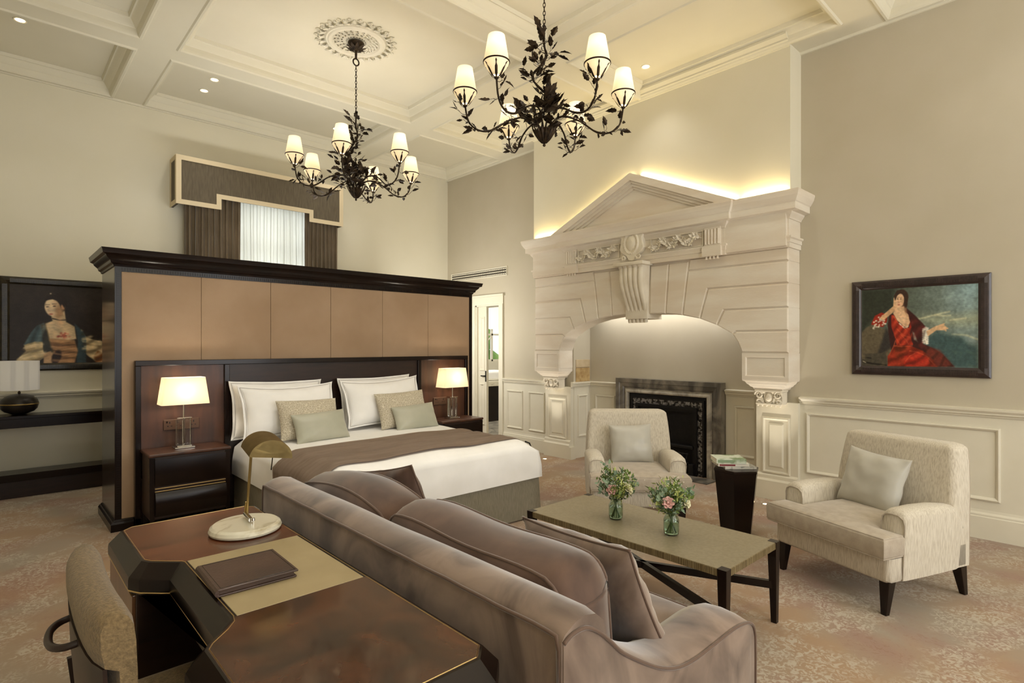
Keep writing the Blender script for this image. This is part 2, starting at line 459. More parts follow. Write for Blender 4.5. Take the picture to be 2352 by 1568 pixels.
def leaf_shape(bm, M, L=.05, Wd=.022, curl=.2, serr=0, mi=0, nseg=5, th=.0):
    """a pointed leaf along +y of M, midrib creased"""
    mid, lf, rt = [], [], []
    for i in range(nseg + 1):
        t = i / nseg; w = Wd * math.sin(PI * min(1, t * 1.02) ** .8) * (1 if i % 2 or not serr else 1 - serr)
        if i == nseg: w = 0
        z = curl * L * t * t
        mid.append(bm.verts.new(M @ Vector((0, L * t, z))))
        if 0 < i < nseg:
            lf.append(bm.verts.new(M @ Vector((-w, L * t - (serr * .1 * L if serr and i % 2 else 0), z + w * .35))))
            rt.append(bm.verts.new(M @ Vector((w, L * t - (serr * .1 * L if serr and i % 2 else 0), z + w * .35))))
    n = nseg
    def f(*v):
        try: bm.faces.new(v).material_index = mi
        except ValueError: pass
    f(mid[0], mid[1], lf[0]); f(mid[0], rt[0], mid[1])
    for i in range(n - 2):
        f(mid[i + 1], mid[i + 2], lf[i + 1], lf[i]); f(mid[i + 1], rt[i], rt[i + 1], mid[i + 2])
    f(mid[n - 1], mid[n], lf[-1]); f(mid[n - 1], rt[-1], mid[n])

def orient(p, d, up=(0, 0, 1), roll=0):
    """matrix whose +y follows d at point p"""
    y = Vector(d).normalized(); z = Vector(up); x = y.cross(z)
    if x.length < 1e-3: x = y.cross(Vector((1, 0, 0)))
    x.normalize(); z = x.cross(y)
    M = Matrix((x, y, z)).transposed().to_4x4(); M.translation = Vector(p)
    return M @ Matrix.Rotation(roll, 4, 'Y')
# ---------------------------------------------------------------- room shell
XW, YB, XL, YR = 5.66, 7.70, -0.56, -3.0     # right wall, window wall, left wall, wall behind the camera
ZC, ZBm = 4.42, 4.28
b = B(); box(b, XL - .2, XW + 3.2, YR - .2, YB + 1.8, -.1, 0); struct('floor', b, M_carpet)
# ceiling slab
b = B(); box(b, XL - .2, XW + .3, YR - .2, YB + .2, ZC, ZC + .1); struct('ceiling', b, M_ceil)
# back wall with the window opening
wx0, wx1, wz0, wz1 = 1.95, 3.5, .95, 3.5
b = B()
box(b, XL - .2, wx0, YB, YB + .25, 0, ZC); box(b, wx1, XW + .25, YB, YB + .25, 0, ZC)
box(b, wx0, wx1, YB, YB + .25, 0, wz0); box(b, wx0, wx1, YB, YB + .25, wz1, ZC)
struct('wall_back', b, M_wall)
# left wall, rear wall with two tall windows
b = B(); box(b, XL - .2, XL, YR - .2, YB, 0, ZC); struct('wall_left', b, M_wall)
b = B()
xs = [XL - .2, .1, 1.9, 3.0, 4.8, XW + .25]
for i in (0, 2, 4): box(b, xs[i], xs[i + 1], YR - .2, YR, 0, ZC)
for i in (1, 3):
    box(b, xs[i], xs[i + 1], YR - .2, YR, 0, .55); box(b, xs[i], xs[i + 1], YR - .2, YR, 3.25, ZC)
struct('wall_rear', b, M_wall)
# right wall: door opening, fireplace recess
dy0, dy1, dz = 6.38, 6.95, 2.13
ry0, ry1, rxb, rz = 2.50, 4.90, 6.00, 2.00
b = B()
box(b, XW, XW + .25, YR, ry0, 0, ZC)
box(b, XW, XW + .25, ry0, ry1, rz, ZC)
box(b, XW, XW + .25, ry1, dy0, 0, ZC)
box(b, XW, XW + .25, dy0, dy1, dz, ZC)
box(b, XW, XW + .25, dy1, YB + .25, 0, ZC)
box(b, rxb, rxb + .1, ry0 - .1, ry1 + .1, 0, rz + .1)
box(b, XW + .25, rxb, ry0 - .1, ry0, 0, rz); box(b, XW + .25, rxb, ry1, ry1 + .1, 0, rz)
box(b, XW + .25, rxb + .1, ry0 - .1, ry1 + .1, rz, rz + .1)
struct('wall_right', b, M_wall_r)
# chimney breast above the stone chimneypiece
b = B(); box(b, 5.40, XW, 2.05, 5.385, 2.906, ZBm); struct('wall_chimney_breast', b, M_wall)

# ceiling beams
BX = [(1.01, 1.275), (3.87, 4.14)]            # beams running away (along y)
BY = [(-1.05, -.80), (1.355, 1.61), (3.69, 3.93), (6.03, 6.25)]
xs_cells = [(-.40, 1.01), (1.275, 3.87), (4.14, 5.40)]
n_ = 1
def beam(x0, x1, y0, y1):
    global n_
    b = B(); box(b, x0, x1, y0, y1, ZBm, ZC - .0005); o = struct('trim_%d' % n_, b, M_ceil); n_ += 1
for x0, x1 in BX: beam(x0, x1, YR, YB)
ycells = [(YR + .2, -1.05), (-.80, 1.355), (1.61, 3.69), (3.93, 6.03), (6.25, 7.50)]
for y0, y1 in BY:
    beam(XL, BX[0][0], y0, y1); beam(BX[0][1], BX[1][0], y0, y1); beam(BX[1][1], XW, y0, y1)
beam(5.405, XW, 1.61, 3.69); beam(5.405, XW, 3.93, 6.03)
# stepped mouldings framing every coffer
wall_prof = [(0, 0), (.012, 0), (.02, .012), (.045, .03), (.05, .045), (.062, .045), (.075, .062), (.105, .088), (.112, .105), (.125, .105), (.14, .1395)]
co_prof = [(0, 0), (0, .0), (.012, -.012), (.03, -.012), (.042, 0), (.05, .02), (.058, .05), (.066, .056), (.078, .07), (.1, .1), (.108, .108), (.12, .108), (.13, .1395)]
for (x0, x1) in xs_cells:
    for (y0, y1) in ycells:
        b = B()
        e = 5.62 if (x1 > 5 and (y0 > 6 or y1 < 1.5)) else x1
        yy = 7.66 if y1 > 7 else y1
        frame_moulding(b, (x0, e, y0, yy), 'z', (ZBm, 1), co_prof)
        for f in b.faces: pass
        struct('trim_%d' % n_, b, M_ceil, smooth=False); n_ += 1
# cornice along the walls
def cornice(path):
    global n_
    b = B(); sweep(b, path, [(0, 0), (.02, 0), (.03, .02), (.06, .04), (.06, .055), (.1, .08), (.1, .1), (0, .1)], cap=True)
    struct('trim_%d' % n_, b, M_ceil); n_ += 1
cornice([(XL, YB, 4.26), (XW, YB, 4.26)])
cornice([(XW, YB, 4.26), (XW, 5.385, 4.26)])
cornice([(5.40, 5.385, 4.26), (5.40, 2.05, 4.26)])
cornice([(XW, 2.05, 4.26), (XW, YR, 4.26)])
cornice([(XL, YR, 4.26), (XL, YB, 4.26)])

# ---------------------------------------------------------------- wainscot on the right wall
CRP = [(0, 0), (.018, 0), (.022, .012), (.034, .02), (.034, .03), (.048, .048), (.05, .062), (.03, .066), (.0, .07)]
BBP = [(0, 0), (.028, 0), (.028, .17), (.022, .175), (.022, .19), (.012, .205), (.008, .225), (0, .23)]
def run(nm, path, prof, m=M_white):
    b = B(); sweep(b, path, prof); return struct(nm, b, m)
def nxt():
    global n_
    s = 'trim_%d' % n_; n_ += 1; return s
PX = 5.600                                      # face of the two piers under the chimneypiece
# sweep side: path heading -y puts the profile on -x
run(nxt(), [(XW, 2.055, .945), (XW, YR, .945)], CRP)
run('baseboard_right', [(XW, 2.055, 0), (XW, YR, 0)], BBP)
run(nxt(), [(XW, dy0 - .105, .945), (XW, 5.36, .945)], CRP)
run('baseboard_door', [(XW, dy0 - .105, 0), (XW, 5.36, 0)], BBP)
run(nxt(), [(rxb, ry1, .945), (rxb, 4.39, .945)], CRP)
run(nxt(), [(rxb, 2.96, .945), (rxb, ry0, .945)], CRP)
run('baseboard_recess', [(rxb, ry1, 0), (rxb, 4.40, 0)], BBP)
run('baseboard_recess.001', [(rxb, 2.96, 0), (rxb, ry0, 0)], BBP)
run(nxt(), [(XW - .06, ry1, .945), (rxb, ry1, .945)], CRP)
run('baseboard_left', [(XL, 7.66, .0), (4.4, 7.66, .0)][:0] or [(XL, YR, 0), (XL, YB, 0)], BBP)
run('baseboard_back', [(XL, YB, 0), (XW, YB, 0)], BBP)
run(nxt(), [(XL, YB, .945), (XW, YB, .945)], CRP)
# white wainscot backing
b = B(); box(b, XW - .008, XW, YR, 2.055, .2, .95); struct(nxt(), b, M_white)
b = B(); box(b, XW - .008, XW, 5.36, dy0 - .1, .2, .95); struct(nxt(), b, M_white)
b = B(); box(b, rxb - .008, rxb, 4.39, ry1, .2, .95); box(b, rxb - .008, rxb, ry0, 2.96, .2, .95); box(b, 5.66, rxb, ry1 - .008, ry1, 0, .95); struct(nxt(), b, M_white)
b = B(); box(b, XL, XW, YB - .008, YB, .2, .95); struct(nxt(), b, M_wall)
PNL = [(0, 0), (.003, .014), (.012, .018), (.022, .012), (.03, .004), (.03, 0)]
def panel(y0, y1, z0, z1, x=XW - .008, prof=PNL):
    b = B(); frame_moulding(b, (y0, y1, z0, z1), 'x', (x, -1), prof); struct(nxt(), b, M_white)
panel(.605, 2.0, .295, .865); panel(-.95, .38, .295, .865); panel(-2.7, -1.2, .295, .865)
panel(5.42, 5.74, .28, .84); panel(5.86, 6.2, .28, .84)
panel(4.47, 4.80, .28, .84, rxb - .008); panel(2.58, 2.86, .28, .84, rxb - .008)
# jamb panel of the recess side
b = B(); frame_moulding(b, (5.73, 5.93, .28, .84), 'y', (ry1 - .008, -1), PNL); struct(nxt(), b, M_white)

# piers
def pier(y0, y1):
    b = B(); box(b, PX, XW, y0, y1, 0, .95); box(b, PX - .035, XW, y0 - (.035 if y0 > 4 else 0), y1, 0, .16)
    prism(b, [(PX - .035, .16), (PX - .035, .18), (PX - .02, .2), (PX - .018, .23), (PX, .25), (PX, .16)], y0, y1, 'y')
    frame_moulding(b, (y0 + .07, y1 - .06, .25, .80), 'x', (PX, -1), [(0, 0), (.003, .012), (.016, .014), (.022, .004), (.03, 0), (.06, .002), (.075, .012), (.08, .012)])
    box(b, PX - .012, PX, y0 + .15, y1 - .14, .33, .72)
    struct(nxt(), b, M_white)
pier(2.055, 2.45); pier(4.90, 5.36)
b = B(); box(b, XW, rxb, ry1, ry1 + .06, 0, .95); struct(nxt(), b, M_white)
# exposed old stone block above the wainscot in the recess side
b = B(); rbox(b, 5.70, 5.985, ry1 - .012, ry1 + .03, 1.015, 1.20, .006, mi=0); rbox(b, 5.70, 5.985, ry1 - .012, ry1 + .03, 1.205, 1.31, .006, mi=1)
struct(nxt(), b, [M_stone_d, mat('limestone_mid', (196, 178, 146), .8, col2=(180, 160, 126), scale=10)])

# ---------------------------------------------------------------- door and the room beyond it
b = B()
for (a0, a1) in ((dy0 - .10, dy0), (dy1, dy1 + .11)):
    box(b, XW - .02, XW, a0, a1, 0, dz + .0)
    box(b, XW - .032, XW - .02, a0 + .0 if a0 < dy0 - .05 else a1 - .03, a0 + .03 if a0 < dy0 - .05 else a1, 0, dz)
box(b, XW - .022, XW, dy0 - .10, dy1 + .11, dz, dz + .12); box(b, XW - .045, XW, dy0 - .12, dy1 + .13, dz + .12, dz + .15)
box(b, XW, XW + .25, dy0 - .0, dy0 + .02, 0, dz); box(b, XW, XW + .25, dy1 - .02, dy1, 0, dz); box(b, XW, XW + .25, dy0, dy1, dz - .02, dz)
dr = struct('door_1', b, M_white)
b = B(); box(b, 5.70, 5.74, dy1 - .215, dy1 - .022, .01, dz - .02); lf = obj('door_leaf', b, M_white, dr)
b = B(); frame_moulding(b, (dy1 - .18, dy1 - .06, .25, .9), 'x', (5.70, -1), PNL); frame_moulding(b, (dy1 - .18, dy1 - .06, 1.1, 1.95), 'x', (5.70, -1), PNL); obj('door_panel', b, M_white, lf)
b = B(); tube(b, [(5.70, dy1 - .20, 1.02), (5.66, dy1 - .20, 1.02)], .011); tube(b, [(5.665, dy1 - .20, 1.02), (5.665, dy1 - .12, 1.02)], .009)
box(b, 5.696, 5.70, dy1 - .213, dy1 - .187, .93, 1.1); obj('door_handle', b, M_black, lf)
# far room
BX1, BYf = 9.2, 9.4
b = B(); box(b, BX1, BX1 + .1, 5.2, BYf, 0, 3); box(b, XW + .25, BX1, 5.1, 5.2, 0, 3)
wxa, wxb, wza, wzb = 7.62, 8.62, 1.15, 2.35
box(b, XW + .25, wxa, BYf, BYf + .1, 0, 3); box(b, wxb, BX1 + .1, BYf, BYf + .1, 0, 3); box(b, wxa, wxb, BYf, BYf + .1, 0, wza); box(b, wxa, wxb, BYf, BYf + .1, wzb, 3)
struct('wall_bathroom', b, M_white)
b = B(); box(b, XW + .25, BX1 + .1, 5.1, BYf + .1, 3.0, 3.1); struct('ceiling_bathroom', b, M_ceil)
b = B(); box(b, XW + .25, BX1, 5.2, BYf, 0, .012); struct('floor_bathroom', b, M_gmarble_l)
M_out = mat('lawn_and_trees', (130, 160, 80), .9, col2=(80, 114, 46), scale=1.5)
b = B(); random.seed(3)
for k in range(26):
    t = bmesh.new(); bmesh.ops.create_icosphere(t, subdivisions=2, radius=random.uniform(.35, .6))
    for v in t.verts: v.co *= 1 + .25 * noise.noise(v.co * 4 + Vector((k, 0, 0)))
    merge(b, t, 0, T(7.2 + (k % 9) * .45, 12.6 + random.uniform(-.2, .2), .2 + (k // 9) * .75))
tag(obj('garden_hedge', b, M_out, smooth=True), 'green hedge outside, glimpsed through the far window beyond the doorway', 'hedge')
b = B()
for x in (wxa, (wxa + wxb) / 2, wxb - .04): box(b, x, x + .04, BYf + .02, BYf + .07, wza, wzb)
for z in (wza, 1.72, wzb - .04): box(b, wxa, wxb, BYf + .02, BYf + .07, z, z + .04)
tube(b, [(wxa, BYf + .045, 1.2), (8.15, BYf + .045, 1.72)], .012)
struct('window_2', b, M_white)
b = B(); box(b, wxa - .04, wxb + .04, BYf - .03, BYf - .022, 1.86, 2.40); tube(b, [(wxa - .04, BYf - .03, 2.40), (wxb + .04, BYf - .03, 2.40)], .022); tag(obj('roller_blind', b, shade_mat('blind_cloth', (250, 248, 240), (255, 250, 240), .45), None), 'white roller blind half drawn over the far bathroom window', 'blind')
v = thing('vanity_unit', 'dark vanity cabinet with pale marble top, seen through the doorway', 'vanity', (7.25, 8.60, 0))
b = B(); rbox(b, -.55, .55, -.27, .27, .012, .70, .004); cbn = obj('cabinet', b, M_dark2, v)
b = B(); rbox(b, -.57, .57, -.29, .27, .70, .80, .006); obj('worktop', b, M_marble, v)
b = B(); rbox(b, -.40, .40, -.22, .18, .80, 1.0, .05, 4); obj('basin', b, M_linen, v)
light('bathroom_lamp', 'AREA', (7.2, 7.6, 2.95), 55, (1, .96, .88), (0, 0, 0), size=1.4)

# air grille high on the right wall
g = thing('air_grille', 'long white louvred air grille high on the wall above the doorway', 'vent', (XW, 6.9, 2.62))
b = B(); frame_moulding(b, (-.70, .69, -.07, .07), 'x', (0, -1), [(0, 0), (0, .012), (.014, .012), (.018, .004)]); obj('frame', b, M_white, g)
b = B(); box(b, -.002, 0, -.69, .68, -.06, .06); obj('backing', b, mat('duct_dark', (60, 52, 40), .8), g)
b = B()
for i in range(34):
    y = -.67 + i * .04
    for j in range(3):
        k = -.04 + j * .038
        box(b, -.009, -.003, y, y + .028, k - .009, k + .009)
obj('louvres', b, M_white, g)

# ---------------------------------------------------------------- window with sheer, curtains and pelmet
b = B()
for x in (wx0, wx0 + .5, wx0 + 1.01, wx1 - .05): box(b, x, x + (.05 if x in (wx0, wx1 - .05) else .03), YB + .12, YB + .17, wz0, wz1)
for z in (wz0, 1.6, 2.2, 2.78, wz1 - .05): box(b, wx0, wx1, YB + .12, YB + .17, z, z + (.05 if z in (wz0, wz1 - .05) else .03))
wn = struct('window_1', b, M_white)
b = B(); box(b, wx0, wx1, YB + .142, YB + .147, wz0, wz1); obj('window_pane', b, M_glass, wn)
b = B(); box(b, wx0 - .08, wx1 + .08, YB - .03, YB + .12, wz0 - .04, wz0); obj('window_sill', b, M_white, wn)
def drape(nm, x0, x1, y, z0, z1, nf, amp, m, label, cat, skew=0, n=14, seed=1, topg=.75):
    b = B(); rows = []
    cols = nf * 10
    random.seed(seed); ph = [random.uniform(-.5, .5) for _ in range(nf + 2)]; am = [random.uniform(.6, 1.25) for _ in range(nf + 2)]
    for j in range(n + 1):
        z = z0 + (z1 - z0) * j / n; row = []
        for i in range(cols + 1):
            u = i / cols; k = u * nf; q = int(k) if k < nf else nf - 1
            a = amp * (am[q] * (1 - (k - q)) + am[q + 1] * (k - q))
            yy = y + a * math.sin(2 * PI * k + ph[q] * .4 * math.sin(PI * (k - q))) * (.75 + .25 * math.cos(PI * j / n * .8))
            xx = x0 + (x1 - x0) * u + .012 * math.sin(4 * PI * k + 1)
            row.append(b.verts.new((xx, yy + .01 * math.sin(j * .6 + k), z)))
        rows.append(row)
    for j in range(n):
        for i in range(cols): b.faces.new((rows[j][i], rows[j][i + 1], rows[j + 1][i + 1], rows[j + 1][i]))
    bmesh.ops.solidify(b, geom=b.faces[:], thickness=.004)
    o = obj(nm, b, m, smooth=True, angle=0); tag(o, label, cat); return o
drape('sheer_curtain', 2.0, 3.46, YB + .02, .9, 3.46, 17, .02, M_sheer, 'white sheer voile curtain glowing with daylight across the window', 'curtain', seed=5)
drape('curtain', 1.68, 2.30, YB - .16, .002, 3.5, 9, .045, M_curt, 'charcoal pleated curtain left of the bright window', 'curtain', seed=3)
drape('curtain', 3.14, 3.60, YB - .16, .002, 3.5, 8, .045, M_curt, 'charcoal pleated curtain right of the bright window', 'curtain', seed=9)
# pelmet: stepped board with cream ribbon
pyf = YB - .30
pl = thing('window_pelmet', 'large charcoal box pelmet with cream ribbon edging above the window', 'pelmet', (0, 0, 0))
pts = [(1.57, 3.15), (1.57, 3.71), (3.62, 3.71), (3.62, 3.17), (3.19, 3.17), (3.19, 3.28), (2.00, 3.28), (2.00, 3.15)]
b = B(); prism(b, pts, pyf, pyf + .03, 'y'); box(b, 1.57, 1.60, pyf, YB, 3.15, 3.71); box(b, 3.59, 3.62, pyf, YB, 3.17, 3.71); box(b, 1.57, 3.62, pyf, YB, 3.68, 3.71); obj('board', b, M_pelm, pl)
b = B(); t_ = .055
def rib(x0, x1, z0, z1): box(b, x0, x1, pyf - .006, pyf, z0, z1)
rib(1.565, 3.625, 3.66, 3.715); rib(1.565, 1.62, 3.145, 3.66); rib(3.57, 3.625, 3.165, 3.66)
rib(1.62, 2.05, 3.145, 3.2); rib(1.995, 2.05, 3.2, 3.33); rib(2.05, 3.14, 3.275, 3.33); rib(3.14, 3.195, 3.165, 3.33); rib(3.195, 3.57, 3.165, 3.22)
box(b, 1.564, 1.57, pyf, YB, 3.665, 3.715); box(b, 1.564, 1.57, pyf, YB, 3.145, 3.20); box(b, 1.564, 1.57, pyf, pyf + .05, 3.2, 3.665); box(b, 1.564, 1.57, YB - .05, YB, 3.2, 3.665)
obj('ribbon', b, M_trimc, pl)
light('daylight_window', 'AREA', (2.72, YB + .30, 2.2), 26, DAY, (R(90), 0, R(180)), shape='RECTANGLE', size=1.4, size_y=2.3)
# ---------------------------------------------------------------- stone chimneypiece
YM = 3.71
cp = thing('stone_chimneypiece', 'monumental pale limestone chimneypiece with pediment and rusticated arch', 'chimneypiece')
def mirror_poly(p): return [(2 * YM - a, z) for a, z in p][::-1]
FX = 5.39
blocks = [
 [(2.06, 1.637), (2.56, 1.637), (2.60, 1.612), (2.545, 1.53), (2.505, 1.428), (2.06, 1.428)],
 [(2.06, 1.853), (2.687, 1.853), (2.761, 1.703), (2.60, 1.612), (2.56, 1.637), (2.06, 1.637)],
 [(2.06, 2.078), (2.86, 2.078), (2.947, 1.775), (2.761, 1.703), (2.687, 1.853), (2.06, 1.853)],
 [(2.06, 2.285), (3.085, 2.285), (3.147, 1.818), (2.947, 1.775), (2.86, 2.078), (2.06, 2.078)],
 [(3.07, 2.39), (3.31, 2.39), (3.352, 1.842), (3.147, 1.818)],
 [(3.31, 2.39), (3.545, 2.39), (3.555, 1.85), (3.352, 1.842)],
 [(2.06, 2.41), (3.065, 2.41), (3.07, 2.38), (3.085, 2.285), (2.06, 2.285)],
]
def shrink(p, d=.006):
    n = len(p); out = []
    ar = sum(p[i][0] * p[(i + 1) % n][1] - p[(i + 1) % n][0] * p[i][1] for i in range(n)); sg = 1 if ar > 0 else -1
    for i in range(n):
        a, c, e = Vector(p[i - 1]), Vector(p[i]), Vector(p[(i + 1) % n])
        n0 = Vector((-(c - a).y, (c - a).x)).normalized() * sg; n1 = Vector((-(e - c).y, (e - c).x)).normalized() * sg
        m = n0 + n1; m = m / max(m.length_squared, .3) * 2 if m.length > .1 else n0
        out.append((c.x + m.x * d, c.y + m.y * d))
    return out
def block(bm, p, x0, x1, bev=.012):
    """ashlar block with chamfered arris round its front face"""
    q = shrink(p, .003); r = shrink(p, .003 + bev)
    vb = [bm.verts.new((x1, y, z)) for y, z in q]; vm = [bm.verts.new((x0 + bev * .9, y, z)) for y, z in q]; vf = [bm.verts.new((x0, y, z)) for y, z in r]
    n = len(p)
    for A, C in ((vb, vm), (vm, vf)):
        for i in range(n): bm.faces.new((A[i], A[(i + 1) % n], C[(i + 1) % n], C[i]))
    f = bm.faces.new(vf); bm.faces.new(vb)
for fn in (lambda q: q, mirror_poly):
    b = B()
    for p in blocks: block(b, fn(p), FX, XW - .001)
    obj('rusticated_blocks', b, M_stone, cp)
# core behind the joints
arc = [(2.505, 1.428), (2.545, 1.53), (2.60, 1.612), (2.761, 1.703), (2.947, 1.775), (3.147, 1.818), (3.352, 1.842), (3.555, 1.85)]
arcs = smooth_path([(0, a, z) for a, z in arc], 4); arc = [(v.y, v.z) for v in arcs]
core = arc + [(2 * YM - a, z) for a, z in arc][::-1]
b = B()
lo = [(2.063, 1.43)] + core + [(5.357, 1.43), (5.357, 2.42), (2.063, 2.42)]
for i in range(len(core) - 1):
    (a, z), (c, w) = core[i], core[i + 1]
    for x in (FX + .014, XW - .001):
        b.faces.new([b.verts.new((x, a, z + .003)), b.verts.new((x, c, w + .003)), b.verts.new((x, c, 2.42)), b.verts.new((x, a, 2.42))])
    b.faces.new([b.verts.new((FX + .014, a, z + .003)), b.verts.new((FX + .014, c, w + .003)), b.verts.new((XW - .001, c, w + .003)), b.verts.new((XW - .001, a, z + .003))])
box(b, FX + .014, XW - .001, 2.066, 2.503, 1.2, 2.42); box(b, FX + .014, XW - .001, 2 * YM - 2.503, 2 * YM - 2.066, 1.2, 2.42)
obj('core', b, M_stone, cp)
# corner blocks with sunk panel, one per side, then corbels
for sgn, y0, y1 in ((1, 2.06, 2.50), (-1, 2 * YM - 2.50, 2 * YM - 2.06)):
    b = B(); box(b, FX + .012, XW - .001, y0, y1, 1.17, 1.425)
    frame_moulding(b, (y0, y1, 1.168, 1.424), 'x', (FX + .012, -1), [(0, 0), (0, .012), (.035, .012), (.045, .002), (.045, 0)])
    ob = obj('panel_block', b, M_stone, cp)
    # corbel: stepped bed mouldings that shrink towards the pier
    b = B(); lv = [(1.17, 0), (1.155, .004), (1.15, .02), (1.125, .035), (1.12, .045), (1.10, .06), (1.095, .075), (1.075, .085), (1.065, .10)]
    prev = None
    for z, k in lv:
        q = [(FX + k * .9, y0 + k), (XW - .002, y0 + k * (1 if sgn > 0 else 1)), (XW - .002, y1 - k), (FX + k * .9, y1 - k)]
        cur = [b.verts.new((x, y, z)) for x, y in q]
        if prev:
            for i in range(4): b.faces.new((prev[i], prev[(i + 1) % 4], cur[(i + 1) % 4], cur[i]))
        prev = cur
    b.faces.new(prev)
    cb = obj('corbel', b, M_stone, cp)
    b = B(); c0, c1 = y0 + .085, y1 - .085; cy = (c0 + c1) / 2
    prof = [(FX + .085, 1.07), (FX + .085, 1.05), (FX + .10, 1.02), (FX + .115, .99), (FX + .115, .96), (FX + .10, .935), (PX + .02, .925), (PX + .02, 1.07)]
    prism(b, prof, c0 + .015, c1 - .015, 'y', bev=.004)
    hwc = (c1 - c0) / 2
    for s in (-1, 1):
        yy = cy + s * (hwc - .045)
        for xx, zz, r0, tn in ((FX + .078, 1.022, .040, 3.4), (FX + .092, .958, .024, 3.0)):
            pts = [(xx + .012 * i / 30, yy + s * r0 * (1 - i / 30 * .85) * math.cos(i / 30 * tn * PI), zz + r0 * (1 - i / 30 * .85) * math.sin(i / 30 * tn * PI)) for i in range(31)]
            tube(b, pts, .0085, 6)
        leaf_shape(b, orient((FX + .09, cy + s * .045, .945), (-.1, s * .5, 1), (-1, 0, 0)), .10, .02, -.25, .3, nseg=7)
        leaf_shape(b, orient((FX + .10, cy + s * hwc * .55, .94), (-.1, s * .25, 1), (-1, 0, 0)), .07, .018, -.25, .3, nseg=7)
    lathe(b, [(0, .030), (.022, .026), (.036, .012), (.04, 0), (.046, .008), (.052, .006), (.055, 0)], 22, M=T(FX + .098, cy, 1.0) @ RY(-90) @ Matrix.Diagonal((1.15, .9, 1, 1)))
    rbox(b, FX + .07, PX + .02, c0 + .005, c1 - .005, 1.052, 1.072, .006)
    rbox(b, FX + .085, PX + .02, c0 + .012, c1 - .012, .928, .942, .005)
    for k in range(6):
        yk = c0 + .03 + k * (c1 - c0 - .06) / 5
        lathe(b, [(0, .012), (.009, .008), (.011, 0), (.007, -.01), (0, -.012)], 8, c=(FX + .10, yk, .922))
    obj('carved_capital', b, M_stone_l, cb)
# entablature
bx = 5.35; h0, h1 = 2.66, 2 * YM - 2.66
plan = [(XW - .002, 2.06), (FX, 2.06), (FX, h0), (bx, h0), (bx, h1), (FX, h1), (FX, 2 * YM - 2.06), (XW - .002, 2 * YM - 2.06)]
def ent(nm, prof, m=M_stone):
    b = B(); sweep(b, [(x, y, 0) for x, y in plan], [(-a, z) for a, z in prof]); return obj(nm, b, m, cp)
ent('architrave', [(-.03, 2.405), (.012, 2.405), (.012, 2.45), (.02, 2.452), (.02, 2.485), (.034, 2.495), (.034, 2.51), (-.03, 2.51)])
ent('frieze', [(-.03, 2.51), (.004, 2.51), (.004, 2.67), (-.03, 2.67)])
ent('cornice', [(-.03, 2.67), (.012, 2.67), (.018, 2.685), (.04, 2.715), (.044, 2.73), (.09, 2.74), (.09, 2.80), (.10, 2.81), (.125, 2.855), (.135, 2.89), (.135, 2.905), (-.03, 2.905)])
b = B(); box(b, bx - .002, XW - .005, 2.07, 2 * YM - 2.07, 2.42, 2.90); obj('backing', b, M_stone, cp)
# sunk frieze panels at both ends
for a0, a1 in ((2.10, h0 - .03), (h1 + .03, 2 * YM - 2.10)):
    b = B(); frame_moulding(b, (a0, a1, 2.52, 2.66), 'x', (FX - .004, -1), [(0, 0), (.0, .006), (.012, .006), (.02, .0)])
    obj('frieze_panel', b, M_stone, cp)
# fluted pilaster blocks with guttae
for c in (2.775, 2 * YM - 2.775):
    b = B(); box(b, bx - .03, bx, c - .085, c + .085, 2.50, 2.69)
    for k in range(5):
        y = c - .068 + k * .034
        lathe(b, [(.013, 0), (.013, .15)], 10, M=T(bx - .031, y, 2.52))
    box(b, bx - .05, bx, c - .1, c + .1, 2.40, 2.50)
    for k in range(4):
        y = c - .06 + k * .04
        lathe(b, [(.007, 0), (.014, -.032), (0, -.032)], 8, M=T(bx - .03, y, 2.40))
    obj('fluted_block', b, M_stone, cp)
# carved foliage friezes
random.seed(4)
for (a0, a1) in ((2.875, 3.50), (2 * YM - 3.50, 2 * YM - 2.875)):
    b = B(); frame_moulding(b, (a0, a1, 2.515, 2.672), 'x', (bx - .004, -1), [(0, 0), (0, .02), (.008, .02), (.010, .004)])
    pts = []
    for i in range(41):
        t = i / 40; pts.append((bx - .02 - .01 * math.sin(t * 20), a0 + .02 + (a1 - a0 - .04) * t, 2.594 + .035 * math.sin(t * PI * 6)))
    tube(b, pts, .0065, 6)
    for i in range(1, 40, 1):
        p = Vector(pts[i]); d = Vector(pts[i + 1]) - Vector(pts[i - 1])
        for s in (-1, 1):
            a = random.uniform(.5, 1.3) * s
            dd = Vector((-.25, d.y * math.cos(a) - d.z * math.sin(a), d.y * math.sin(a) + d.z * math.cos(a)))
            dd.x = -.25 * dd.length
            leaf_shape(b, orient(p, dd, (-1, 0, 0), random.uniform(-.4, .4)), random.uniform(.045, .07), random.uniform(.018, .027), -.35, .35, nseg=7)
            if i % 4 == 0:
                q = p + Vector((-.008, 0, .0)) + Vector((0, dd.y, dd.z)).normalized() * .03
                lathe(b, [(0, .012), (.009, .008), (.012, 0)], 8, M=T(*q) @ RY(-90))
    for f in b.faces: f.smooth = False
    obj('foliage_frieze', b, M_stone_l, cp)
